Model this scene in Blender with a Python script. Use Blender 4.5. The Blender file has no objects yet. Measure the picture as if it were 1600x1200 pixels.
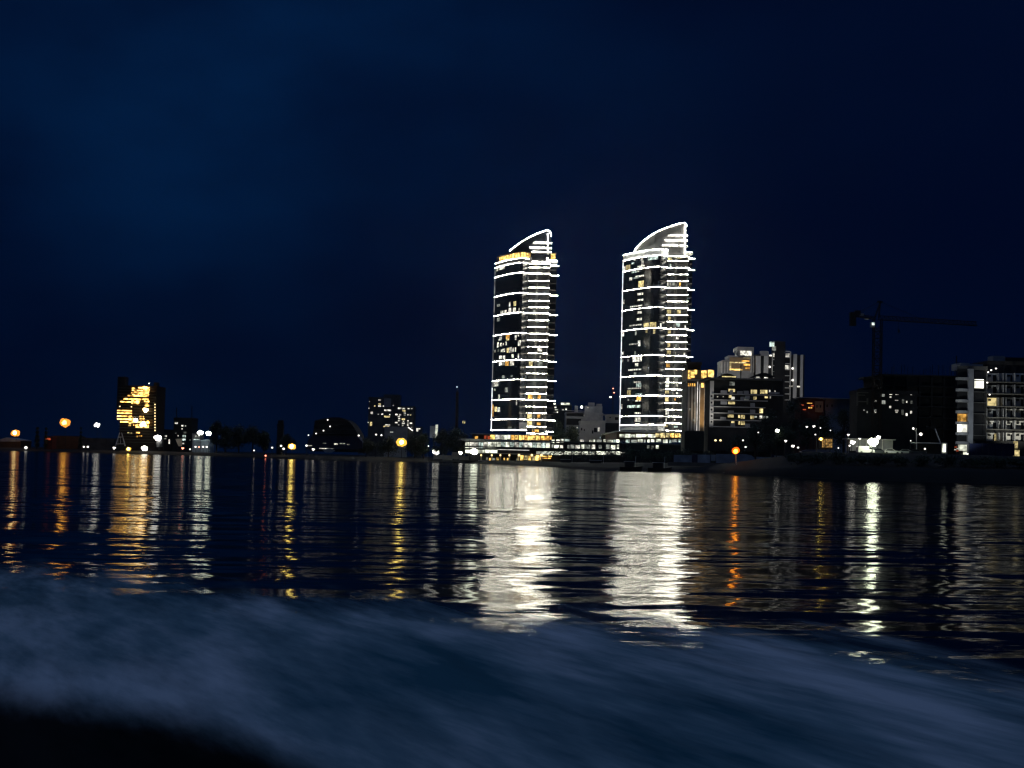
import bpy, bmesh, math, random
from mathutils import Vector, Matrix
random.seed(11)
S = bpy.context.scene
COL = S.collection
R = math.radians

# ------------------------------------------------------------------ camera
F_PX = 2400.0            # focal length in pixels of a 1600 px wide picture
PITCH, ROLL = R(2.73), R(1.4)
EYE = Vector((0, 0, 3.2))
cam_d = bpy.data.cameras.new('camera')
cam_d.sensor_width = 36
cam_d.lens = 36 * F_PX / 1600
cam_d.clip_start, cam_d.clip_end = 0.5, 20000
cam = bpy.data.objects.new('camera', cam_d)
COL.objects.link(cam)
cam.matrix_world = Matrix.Translation(EYE) @ Matrix.Rotation(math.pi/2 + PITCH, 4, 'X') @ Matrix.Rotation(ROLL, 4, 'Z')
S.camera = cam

def ray(x, y):
    xc, yc = (x-800)/F_PX, (600-y)/F_PX
    xl = xc*math.cos(ROLL) - yc*math.sin(ROLL)
    yl = xc*math.sin(ROLL) + yc*math.cos(ROLL)
    return Vector((xl, math.cos(PITCH) - yl*math.sin(PITCH), math.sin(PITCH) + yl*math.cos(PITCH)))
def P(x, y, D):
    """a point of the place, measured off the photograph, at distance D"""
    d = ray(x, y)
    return EYE + d*(D/d.y)
def G(x, y, z=0.0):
    d = ray(x, y)
    return EYE + d*((z-EYE.z)/d.z)

# ------------------------------------------------------------------ materials
def nt(name):
    m = bpy.data.materials.new(name); m.use_nodes = True
    t = m.node_tree; t.nodes.clear()
    o = t.nodes.new('ShaderNodeOutputMaterial')
    return m, t, o
def nd(t, typ, **kw):
    n = t.nodes.new(typ)
    for k, v in kw.items():
        setattr(n, k, v)
    return n
def math_(t, op, a, b=None, clamp=False):
    n = nd(t, 'ShaderNodeMath', operation=op); n.use_clamp = clamp
    for i, v in enumerate((a, b)):
        if v is None: continue
        if isinstance(v, (int, float)): n.inputs[i].default_value = v
        else: t.links.new(v, n.inputs[i])
    return n.outputs[0]

def surf(name, col, rough=0.8, var=0.25, scale=0.6, metal=0.0, spec=0.3):
    """a weathered surface: base colour broken by two scales of noise"""
    m, t, o = nt(name)
    b = nd(t, 'ShaderNodeBsdfPrincipled')
    tc = nd(t, 'ShaderNodeTexCoord')
    n1 = nd(t, 'ShaderNodeTexNoise'); n1.inputs['Scale'].default_value = scale; n1.inputs['Detail'].default_value = 6
    t.links.new(tc.outputs['Object'], n1.inputs['Vector'])
    mp = nd(t, 'ShaderNodeMapRange')
    mp.inputs[1].default_value, mp.inputs[2].default_value = 0.3, 0.7
    mp.inputs[3].default_value, mp.inputs[4].default_value = 1-var, 1+var
    t.links.new(n1.outputs[0], mp.inputs[0])
    mx = nd(t, 'ShaderNodeVectorMath', operation='SCALE')
    mx.inputs[0].default_value = col
    t.links.new(mp.outputs[0], mx.inputs['Scale'])
    t.links.new(mx.outputs[0], b.inputs['Base Color'])
    b.inputs['Roughness'].default_value = rough
    b.inputs['Metallic'].default_value = metal
    b.inputs['Specular IOR Level'].default_value = spec
    t.links.new(b.outputs[0], o.inputs[0])
    return m

def glow(name, col, k, vary=0.0, pattern=0.0, pscale=0.7):
    """lamp, LED or lit window; vary = between objects, pattern = within the pane (curtains, furniture)"""
    m, t, o = nt(name)
    e = nd(t, 'ShaderNodeEmission')
    e.inputs[0].default_value = (*col, 1)
    s = None
    if vary:
        oi = nd(t, 'ShaderNodeObjectInfo')
        s = math_(t, 'MULTIPLY_ADD', oi.outputs['Random'], vary*2)
        s.node.inputs[2].default_value = 1-vary
    if pattern:
        tc = nd(t, 'ShaderNodeTexCoord')
        n1 = nd(t, 'ShaderNodeTexNoise'); n1.inputs['Scale'].default_value = pscale; n1.inputs['Detail'].default_value = 2
        t.links.new(tc.outputs['Object'], n1.inputs['Vector'])
        mp = nd(t, 'ShaderNodeMapRange')
        mp.inputs[1].default_value, mp.inputs[2].default_value = 0.38, 0.62
        mp.inputs[3].default_value, mp.inputs[4].default_value = 1-pattern, 1.0+0.4*pattern
        t.links.new(n1.outputs[0], mp.inputs[0])
        s = mp.outputs[0] if s is None else math_(t, 'MULTIPLY', s, mp.outputs[0])
    if s is None:
        e.inputs[1].default_value = k
    else:
        t.links.new(math_(t, 'MULTIPLY', s, k), e.inputs[1])
    t.links.new(e.outputs[0], o.inputs[0])
    return m

M = {
 'glass':    surf('dark_glass', (.008, .009, .012), .16, .2, .3, spec=.3),
 'slab':     surf('pale_slab', (.42, .41, .40), .7, .2, .5),
 'conc':     surf('grey_concrete', (.11, .108, .10), .9, .3, .35),
 'dark':     surf('dark_render', (.022, .022, .024), .9, .3, .4),
 'white':    surf('white_render', (.72, .70, .66), .75, .12, .4),
 'grey':     surf('grey_render', (.36, .36, .37), .85, .2, .4),
 'cream':    surf('cream_render', (.50, .45, .36), .85, .2, .4),
 'ochre':    surf('ochre_render', (.42, .29, .16), .85, .2, .4),
 'brown':    surf('brown_cladding', (.09, .055, .03), .8, .2, .4),
 'red':      surf('red_render', (.13, .045, .032), .85, .25, .4),
 'panel':    surf('metal_panel', (.42, .43, .45), .45, .12, .5, .3),
 'sail_panel': surf('sail_panel', (.06, .06, .064), .5, .15, .5, .2),
 'tower_slab': surf('tower_slab', (.045, .044, .042), .8, .25, .5),
 'steel':    surf('dark_steel', (.03, .03, .033), .6, .3, 1.0, .4),
 'pale_steel': surf('pale_steel', (.45, .46, .48), .5, .2, 1.0, .3),
 'rust':     surf('rusty_steel', (.028, .017, .011), .8, .4, .8),
 'bluepanel': surf('faded_blue_panel', (.22, .28, .36), .8, .3, .35),
 'navy':     surf('navy_sheet', (.012, .018, .06), .6, .3, .5),
 'bark':     surf('bark', (.07, .055, .04), .95, .3, 2.0),
 'leaf':     surf('leaves', (.03, .045, .02), .7, .5, .7),
 'leaf2':    surf('dry_leaves', (.04, .045, .022), .7, .5, .7),
 'grass':    surf('grass_bank', (.05, .075, .03), .95, .5, .5),
 'earth':    surf('shore_earth', (.013, .0125, .011), .95, .4, .15),
 'asphalt':  surf('asphalt', (.05, .05, .05), .9, .3, .3),
 'paint_w':  surf('white_car_paint', (.7, .7, .7), .25, .05, .5, spec=.6),
 'paint_d':  surf('dark_car_paint', (.05, .055, .065), .25, .05, .5, spec=.6),
 'paint_s':  surf('silver_car_paint', (.42, .43, .44), .3, .05, .5, .5),
 'rubber':   surf('tyre_rubber', (.02, .02, .02), .9, .2, 2),
 'led':      glow('led_white', (1, .965, .80), 60, pattern=.97, pscale=.5),
 'led_dim':  glow('led_white_edge', (1, .96, .90), .9, pattern=.6, pscale=.3),
 'led_cool': glow('led_cool', (.9, .95, 1), 1.3, pattern=.4, pscale=.3),
 'w_bright': glow('window_bright', (1, .98, .84), 1.8, .15, .5, .6),
 'led_faint': glow('led_faint', (.9, .93, 1), .16, pattern=.6, pscale=.3),
 'w_white':  glow('window_white', (1, .96, .82), .9, .55, .75, .8),
 'w_dim':    glow('window_dim', (.95, 1, .88), .22, .6, .7, .8),
 'w_cool':   glow('window_cool', (.82, 1, .90), .75, .5, .8, .8),
 'w_yellow': glow('window_yellow', (1, .80, .36), .75, .45, .7, .8),
 'w_orange': glow('window_orange', (1, .50, .10), 1.2, .45, .7, .8),
 'w_amber': glow('window_amber', (1, .55, .16), .42, .3, .8, 1.2),
 'w_gold':   glow('restaurant_gold', (1, .62, .16), 1.9, .3, .8, .6),
 'w_pale':   glow('shopfront_pale', (.97, 1, .80), 1.35, .4, .8, .35),
 'w_red':    glow('window_red', (1, .16, .06), .35, .4, .6, .8),
 'l_white':  glow('lamp_white', (1, .97, .86), 5.5),
 'l_green':  glow('lamp_greenish', (.92, 1, .72), 32),
 'l_twin':   glow('lamp_twin', (.94, 1, .78), 9),
 'l_warm':   glow('lamp_warm', (1, .70, .28), 12),
 'l_sodium': glow('lamp_sodium', (1, .46, .06), 13),
 'l_orange': glow('lamp_orange', (1, .34, .02), 18),
 'l_yellow': glow('lamp_yellow', (1, .76, .17), 16),
 'l_red':    glow('lamp_red', (1, .1, .08), 12),
 'rim_orange': glow('lamp_rim_orange', (1, .10, .005), 2.4),
 'rim_sodium': glow('lamp_rim_sodium', (1, .30, .035), 1.6),
 'rim_yellow': glow('lamp_rim_yellow', (1, .52, .07), 1.5),
 'site_gold': glow('site_gold', (1, .52, .12), 4.2, .5, .9, .6),
 's_white':  glow('small_lamp_white', (1, .95, .86), 2.0),
 's_warm':   glow('small_lamp_warm', (1, .72, .34), 2.0),
 's_red':    glow('small_lamp_red', (1, .25, .16), 5),
}

# ------------------------------------------------------------------ mesh helpers
ORG = {}
def org(parent):
    o = parent
    while o.parent is not None: o = o.parent
    return ORG.get(o.name, Vector((0, 0, 0)))
class MB:
    def __init__(s): s.v = []; s.f = []
    def add(s, vs, fs):
        b = len(s.v); s.v += [Vector(p) for p in vs]; s.f += [tuple(b+i for i in f) for f in fs]; return s
    def box(s, x0, x1, y0, y1, z0, z1):
        if x0 > x1: x0, x1 = x1, x0
        if y0 > y1: y0, y1 = y1, y0
        if z0 > z1: z0, z1 = z1, z0
        return s.add([(x0,y0,z0),(x1,y0,z0),(x1,y1,z0),(x0,y1,z0),(x0,y0,z1),(x1,y0,z1),(x1,y1,z1),(x0,y1,z1)],
                     [(0,3,2,1),(4,5,6,7),(0,1,5,4),(1,2,6,5),(2,3,7,6),(3,0,4,7)])
    def prism(s, pts, z0, z1):
        n = len(pts)
        return s.add([(p[0],p[1],z0) for p in pts] + [(p[0],p[1],z1) for p in pts],
                     [tuple(range(n-1,-1,-1)), tuple(range(n, 2*n))] + [(i,(i+1)%n,n+(i+1)%n,n+i) for i in range(n)])
    def sheet(s, pts, off):
        """a wall of an upright outline pts (3D, in order), thickened by the vector off"""
        n = len(pts); off = Vector(off)
        return s.add([Vector(p) for p in pts] + [Vector(p)+off for p in pts],
                     [tuple(range(n)), tuple(range(2*n-1, n-1, -1))] + [(i, n+i, n+(i+1)%n, (i+1)%n) for i in range(n)])
    def bar(s, a, b, r, n=6, r2=None):
        a, b = Vector(a), Vector(b); d = (b-a)
        if d.length < 1e-6: return s
        d.normalize(); r2 = r if r2 is None else r2
        u = d.orthogonal().normalized(); w = d.cross(u)
        c = [(math.cos(2*math.pi*i/n), math.sin(2*math.pi*i/n)) for i in range(n)]
        vs = [a + (u*p+w*q)*r for p, q in c] + [b + (u*p+w*q)*r2 for p, q in c]
        return s.add(vs, [tuple(range(n-1,-1,-1)), tuple(range(n,2*n))] + [(i,(i+1)%n,n+(i+1)%n,n+i) for i in range(n)])
    def line(s, pts, r, n=6):
        for a, b in zip(pts, pts[1:]): s.bar(a, b, r, n)
        return s
    def ribbon(s, pts, z0, z1, th):
        """upright strip along plan points pts, thickened towards the viewer (-Y) side by th"""
        for a, b in zip(pts, pts[1:]):
            d = Vector((b[0]-a[0], b[1]-a[1])); L = d.length
            if L < 1e-6: continue
            nrm = Vector((d.y, -d.x))/L*th
            q = [(a[0],a[1]),(b[0],b[1]),(b[0]+nrm.x,b[1]+nrm.y),(a[0]+nrm.x,a[1]+nrm.y)]
            s.prism(q, z0, z1)
        return s
    def ball(s, c, r, sz=1.0, n=10, m=6, jit=0.0):
        c = Vector(c); vs = [c+Vector((0,0,r*sz))]
        for i in range(1, m):
            a = math.pi*i/m
            for j in range(n):
                b = 2*math.pi*j/n; k = 1+random.uniform(-jit, jit)
                vs.append(c + Vector((math.sin(a)*math.cos(b)*r*k, math.sin(a)*math.sin(b)*r*k, math.cos(a)*r*sz*k)))
        vs.append(c-Vector((0,0,r*sz))); e = len(vs)-1
        fs = [(0, 1+j, 1+(j+1)%n) for j in range(n)]
        for i in range(m-2):
            for j in range(n):
                p = 1+i*n; fs.append((p+j, p+n+j, p+n+(j+1)%n, p+(j+1)%n))
        p = 1+(m-2)*n
        fs += [(p+j, e, p+(j+1)%n) for j in range(n)]
        return s.add(vs, fs)
    def build(s, name, mat, parent=None, smooth=False):
        o0 = org(parent) if parent is not None else Vector((0,0,0))
        me = bpy.data.meshes.new(name)
        me.from_pydata([tuple(p-o0) for p in s.v], [], s.f)
        me.materials.append(M[mat] if isinstance(mat, str) else mat)
        if smooth:
            for p in me.polygons: p.use_smooth = True
        me.update()
        bm = bmesh.new(); bm.from_mesh(me); bmesh.ops.recalc_face_normals(bm, faces=bm.faces); bm.to_mesh(me); bm.free()
        o = bpy.data.objects.new(name, me); COL.objects.link(o)
        if parent is not None: o.parent = parent
        return o
def thing(name, label, cat, loc, group=None):
    o = bpy.data.objects.new(name, None); COL.objects.link(o)
    o.location = loc; ORG[o.name] = Vector(loc)
    o.empty_display_size = 0.5
    o['label'] = label; o['category'] = cat
    if group: o['group'] = group
    return o
def structure(o):
    o['kind'] = 'structure'; return o

def pbox(mb, x0, x1, y0, y1, D, dd):
    """box whose front face covers the measured rectangle at distance D, running back dd metres"""
    xm, ym = (x0+x1)/2, (y0+y1)/2
    c = P(xm, ym, D); s = D/F_PX
    mb.box(c.x-abs(x1-x0)*s/2, c.x+abs(x1-x0)*s/2, D, D+dd, c.z-abs(y1-y0)*s/2, c.z+abs(y1-y0)*s/2)
    return mb
def pane(x, y, w, h, D, mat, parent, name='window', proud=0.08):
    mb = MB(); pbox(mb, x-w/2, x+w/2, y-h/2, y+h/2, D-proud, proud*0.6)
    return mb.build(name, mat, parent)

# ------------------------------------------------------------------ sky
W = bpy.data.worlds.new('World'); S.world = W; W.use_nodes = True
t = W.node_tree; t.nodes.clear()
wo = nd(t, 'ShaderNodeOutputWorld'); bg = nd(t, 'ShaderNodeBackground')
sky = nd(t, 'ShaderNodeTexSky', sky_type='NISHITA'); sky.sun_disc = False
sky.sun_elevation = R(-6); sky.sun_rotation = R(200); sky.altitude = 0
tc = nd(t, 'ShaderNodeTexCoord'); sep = nd(t, 'ShaderNodeSeparateXYZ')
t.links.new(tc.outputs['Generated'], sep.inputs[0])
ramp = nd(t, 'ShaderNodeValToRGB')
el = ramp.color_ramp.elements
el[0].position, el[0].color = 0.0, (.0003, .0030, .0140, 1)
el[1].position, el[1].color = .92, (.066, .106, .205, 1)
for p, c in ((.05, (.0002,.0025,.0140,1)), (.15, (.0002,.0023,.0145,1)), (.30, (.0004,.0034,.0185,1)), (.55, (.003,.009,.034,1))):
    e = ramp.color_ramp.elements.new(p); e.color = c
t.links.new(sep.outputs['Z'], ramp.inputs[0])
# broad thin cloud: brighter and greener patches, mostly to the left
mp = nd(t, 'ShaderNodeMapping'); mp.inputs['Scale'].default_value = (4.6, 4.6, 9.5); mp.inputs['Location'].default_value = (1.3, 0.2, 0.75)
t.links.new(tc.outputs['Generated'], mp.inputs[0])
nz = nd(t, 'ShaderNodeTexNoise'); nz.inputs['Scale'].default_value = 1.0; nz.inputs['Detail'].default_value = 4; nz.inputs['Roughness'].default_value = .5
t.links.new(mp.outputs[0], nz.inputs['Vector'])
mr = nd(t, 'ShaderNodeMapRange', interpolation_type='SMOOTHSTEP')
mr.inputs[1].default_value, mr.inputs[2].default_value = .38, .72
t.links.new(nz.outputs[0], mr.inputs[0])
lft = nd(t, 'ShaderNodeMapRange'); lft.inputs[1].default_value, lft.inputs[2].default_value = .18, -.30
lft.inputs[3].default_value, lft.inputs[4].default_value = .12, 1.0
t.links.new(sep.outputs['X'], lft.inputs[0])
up = nd(t, 'ShaderNodeMapRange'); up.inputs[1].default_value, up.inputs[2].default_value = .02, .22
up.inputs[3].default_value, up.inputs[4].default_value = .15, 1.0
t.links.new(sep.outputs['Z'], up.inputs[0])
cl = math_(t, 'MULTIPLY', math_(t, 'MULTIPLY', mr.outputs[0], lft.outputs[0]), up.outputs[0])
cc = nd(t, 'ShaderNodeVectorMath', operation='SCALE'); cc.inputs[0].default_value = (.0002, .0040, .0145)
t.links.new(cl, cc.inputs['Scale'])
tot = cl
for (px, py, rad, k) in ((470,130,.17,.50), (240,240,.15,.32), (60,200,.14,.20), (650,40,.18,.32), (380,330,.20,.25), (900,110,.14,.18), (300,520,.16,.10)):
    dv = ray(px, py).normalized()
    dist = nd(t, 'ShaderNodeVectorMath', operation='DISTANCE'); t.links.new(tc.outputs['Generated'], dist.inputs[0]); dist.inputs[1].default_value = dv
    g_ = nd(t, 'ShaderNodeMapRange', interpolation_type='SMOOTHSTEP'); t.links.new(dist.outputs['Value'], g_.inputs[0])
    g_.inputs[1].default_value, g_.inputs[2].default_value, g_.inputs[3].default_value, g_.inputs[4].default_value = rad, 0, 0, k
    tot = math_(t, 'ADD', tot, math_(t, 'MULTIPLY', g_.outputs[0], math_(t, 'POWER', math_(t, 'MULTIPLY', nz.outputs[0], 2.0), 2.0)))
t.links.new(tot, cc.inputs['Scale'])
ad = nd(t, 'ShaderNodeVectorMath', operation='ADD'); t.links.new(ramp.outputs[0], ad.inputs[0]); t.links.new(cc.outputs[0], ad.inputs[1])
dusk = nd(t, 'ShaderNodeVectorMath', operation='MULTIPLY'); t.links.new(sky.outputs[0], dusk.inputs[0]); dusk.inputs[1].default_value = (.02, .04, .06)
ad2 = nd(t, 'ShaderNodeVectorMath', operation='ADD'); t.links.new(ad.outputs[0], ad2.inputs[0]); t.links.new(dusk.outputs[0], ad2.inputs[1])
t.links.new(ad2.outputs[0], bg.inputs[0]); bg.inputs[1].default_value = 1.0
t.links.new(bg.outputs[0], wo.inputs[0])
# very weak sun lamp added as unseen fill for the foam
sd = bpy.data.lights.new('fill_sun', 'SUN'); sd.energy = 0.02; sd.angle = R(10); sd.color = (.6, .75, 1)
so = bpy.data.objects.new('fill_sun', sd); COL.objects.link(so); so.rotation_euler = (R(25), R(-20), 0)

# ------------------------------------------------------------------ water
SHORE = [(-420,697),(-150,700.5),(0,704),(100,706),(200,709),(300,711.5),(400,715),(480,718.5),(560,720.5),(640,721.5),(700,722.5),(745,724.5),
         (800,726.5),(860,729.5),(905,733),(960,735.5),(1040,737),(1105,739),(1150,742.5),(1220,746),(1280,748.5),(1340,750.5),
         (1400,752),(1500,755),(1600,757.5),(1750,761),(2000,768)]
SH = [G(x, y) for x, y in SHORE]
def lerp_tab(tab, q):
    if q <= tab[0][0]: return tab[0][1]
    for (a, va), (b, vb) in zip(tab, tab[1:]):
        if q <= b: return va + (vb-va)*(q-a)/(b-a)
    return tab[-1][1]
FAR = sorted((p.x/p.y, p.y) for p in (G(x, y) for x, y in ((-300,868),(0,884),(120,890),(250,898),(330,915),(480,925),(600,934),(700,938),(800,950),(880,960),(1000,968),(1150,974),(1280,986),(1400,1008),(1600,1054),(1900,1140))))
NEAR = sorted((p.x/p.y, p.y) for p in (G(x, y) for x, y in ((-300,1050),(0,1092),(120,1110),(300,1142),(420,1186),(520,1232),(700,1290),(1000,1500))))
NR, NC = 260, 150
vs, fs, foam, near = [], [], [], []
for i in range(NR+1):
    Y = 2.5*(1700/2.5)**(i/NR)
    for j in range(NC+1):
        q = -0.9 + 1.8*j/NC
        vs.append((q*Y, Y, 0.0))
        yf, yn = lerp_tab(FAR, q), lerp_tab(NEAR, q)
        a = (yf-Y)/(0.22*yf)               # fades in behind the outer edge of the wake
        b = (Y-yn)/(0.20*yn)+.45  # near wedge, where shade is painted into the foam colour
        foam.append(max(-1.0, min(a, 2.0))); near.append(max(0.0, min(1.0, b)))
for i in range(NR):
    for j in range(NC):
        p = i*(NC+1)+j; fs.append((p, p+1, p+NC+2, p+NC+1))
me = bpy.data.meshes.new('water'); me.from_pydata(vs, [], fs)
at = me.attributes.new('foam', 'FLOAT', 'POINT'); at.data.foreach_set('value', foam)
an = me.attributes.new('near_shade', 'FLOAT', 'POINT'); an.data.foreach_set('value', near)
for p in me.polygons: p.use_smooth = True
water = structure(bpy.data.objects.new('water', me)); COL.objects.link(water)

def water_material():
    m, t, o = nt('harbour_water')
    geo = nd(t, 'ShaderNodeNewGeometry')
    def noise(lx, ly, rot, detail, rough=.55, off=0.0):
        """lx, ly: size in metres of the features along and across the direction rot (degrees from +X)"""
        mp = nd(t, 'ShaderNodeMapping', vector_type='TEXTURE'); mp.inputs['Scale'].default_value = (lx, ly, 1); mp.inputs['Rotation'].default_value = (0,0,R(rot)); mp.inputs['Location'].default_value = (off, off*1.7, 0)
        t.links.new(geo.outputs['Position'], mp.inputs[0])
        n = nd(t, 'ShaderNodeTexNoise', noise_dimensions='2D'); n.inputs['Scale'].default_value = 1; n.inputs['Detail'].default_value = detail; n.inputs['Roughness'].default_value = rough
        t.links.new(mp.outputs[0], n.inputs['Vector'])
        return n
    def vm(op, x, y):
        n = nd(t, 'ShaderNodeVectorMath', operation=op)
        for k, v in enumerate((x, y)):
            if isinstance(v, tuple): n.inputs[k].default_value = v
            elif op == 'SCALE' and k == 1: t.links.new(v, n.inputs['Scale'])
            else: t.links.new(v, n.inputs[k])
        return n.outputs[0]
    def ranged(v, a0, a1, b0, b1, smooth=False):
        n = nd(t, 'ShaderNodeMapRange'); 
        if smooth: n.interpolation_type = 'SMOOTHSTEP'
        for k, q in enumerate((a0, a1, b0, b1)): n.inputs[k+1].default_value = q
        t.links.new(v, n.inputs[0]); return n.outputs[0]
    n1 = noise(3.4, 1.35, 6, 7, .68)           # chop
    n2 = noise(40, 11, -4, 3, .5, 7.3)        # long swell
    n3 = noise(190, 34, 3, 3, .55, 3.1)       # calm and ruffled bands
    half = (.5, .5, .5)
    band = ranged(n3.outputs[0], .36, .64, .40, 1.45)
    c1 = vm('SCALE', vm('MULTIPLY', vm('SUBTRACT', n1.outputs['Color'], half), (.42, .34, 0)), band)
    c2 = vm('MULTIPLY', vm('SUBTRACT', n2.outputs['Color'], half), (.09, .07, 0))
    n4 = noise(13, 2.6, 4, 5, .6, 15.0)
    c2 = vm('ADD', c2, vm('MULTIPLY', vm('SUBTRACT', n4.outputs['Color'], half), (.16, .27, 0)))
    nn = nd(t, 'ShaderNodeVectorMath', operation='NORMALIZE'); t.links.new(vm('ADD', vm('ADD', c1, c2), (0, 0, 1)), nn.inputs[0])
    b = nd(t, 'ShaderNodeBsdfPrincipled')
    b.inputs['Base Color'].default_value = (.0008, .003, .007, 1)
    b.inputs['Roughness'].default_value = .085
    b.inputs['IOR'].default_value = 1.33
    t.links.new(nn.outputs[0], b.inputs['Normal'])
    # foam of the wake: soft wisps drawn out slantwise along the way the boat went
    f0 = noise(15, 3.6, -76, 4, .55, 21.0); f1 = noise(8, 1.5, -71, 6, .6, 11.0); f2 = noise(5, .6, -64, 6, .64, 5.0); f3 = noise(1.6, .3, -60, 5, .6, 2.0)
    att = nd(t, 'ShaderNodeAttribute', attribute_name='foam')
    k = math_(t, 'ADD', math_(t, 'MULTIPLY', f0.outputs[0], 1.6), math_(t, 'MULTIPLY', f1.outputs[0], 2.0))
    k = math_(t, 'ADD', math_(t, 'SUBTRACT', k, 1.8), math_(t, 'MULTIPLY', att.outputs['Fac'], 1.7))
    msk = ranged(k, -.45, 1.35, 0, 1, True)
    tone = math_(t, 'ADD', math_(t, 'ADD', math_(t, 'MULTIPLY', f0.outputs[0], .55), math_(t, 'MULTIPLY', f1.outputs[0], .24)), math_(t, 'ADD', math_(t, 'MULTIPLY', f2.outputs[0], .12), math_(t, 'MULTIPLY', f3.outputs[0], .09)))
    d = nd(t, 'ShaderNodeBsdfDiffuse')
    cm = nd(t, 'ShaderNodeValToRGB'); e = cm.color_ramp.elements
    e[0].position, e[0].color = .39, (.07, .19, .24, 1)
    e[1].position, e[1].color = .62, (.68, .73, .76, 1)
    q = e.new(.5); q.color = (.26, .38, .42, 1)
    t.links.new(tone, cm.inputs[0]); fr = nd(t, 'ShaderNodeAttribute', attribute_name='near_shade')
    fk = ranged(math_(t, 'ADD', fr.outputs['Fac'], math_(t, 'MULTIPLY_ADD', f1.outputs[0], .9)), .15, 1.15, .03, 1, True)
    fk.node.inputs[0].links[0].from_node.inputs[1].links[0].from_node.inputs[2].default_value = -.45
    t.links.new(vm('SCALE', cm.outputs[0], fk), d.inputs[0])  # foam albedo darkened over the near wedge as painted shade
    mx = nd(t, 'ShaderNodeMixShader')
    reflect_dim = nd(t, 'ShaderNodeBsdfDiffuse'); reflect_dim.inputs[0].default_value = (.003, .006, .009, 1)  # dark diffuse put into the water colour to dim its reflections
    wm = nd(t, 'ShaderNodeMixShader'); wm.inputs[0].default_value = .31
    t.links.new(b.outputs[0], wm.inputs[1]); t.links.new(reflect_dim.outputs[0], wm.inputs[2])
    t.links.new(msk, mx.inputs[0]); t.links.new(wm.outputs[0], mx.inputs[1]); t.links.new(d.outputs[0], mx.inputs[2])
    t.links.new(mx.outputs[0], o.inputs[0])
    return m
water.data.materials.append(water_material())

# ------------------------------------------------------------------ land
def shore_D(x):
    return lerp_tab([(sx, p.y) for (sx, _), p in zip(SHORE, SH)], x)
HT = [(-420,1.7),(900,1.7),(1000,2.2),(1120,2.6),(1200,4.6),(1260,6.3),(2000,6.6)]
def land_z(x, back):
    h = lerp_tab(HT, x)
    if back <= 0: return -0.6 + 0.0*x
    if back < 3: return h*0.35*back/3
    if back < 30: return h*(0.35+0.65*(back-3)/27)
    return h
def ground(x, D):
    return land_z(x, D-shore_D(x))
vs, fs = [], []
offs = [-6, 0, .6, 3, 8, 14, 20, 30, 45, 80, 150, 260, 400, 700, 1100]
xs = [-420 + 20*i for i in range(122)]
for x in xs:
    base = P(x, 720, shore_D(x)); kx = base.x/base.y
    for b in offs:
        D = shore_D(x)+b
        z = -1.2 if b < 0 else (0.0 if b == 0 else land_z(x, b) + (random.uniform(-.12,.12) if 0 < b < 60 else 0))
        vs.append((kx*D, D, z))
n = len(offs)
for i in range(len(xs)-1):
    for j in range(n-1):
        fs.append((i*n+j, (i+1)*n+j, (i+1)*n+j+1, i*n+j+1))
mb = MB(); mb.add(vs, fs)
structure(mb.build('ground', 'earth', None, True))

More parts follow.
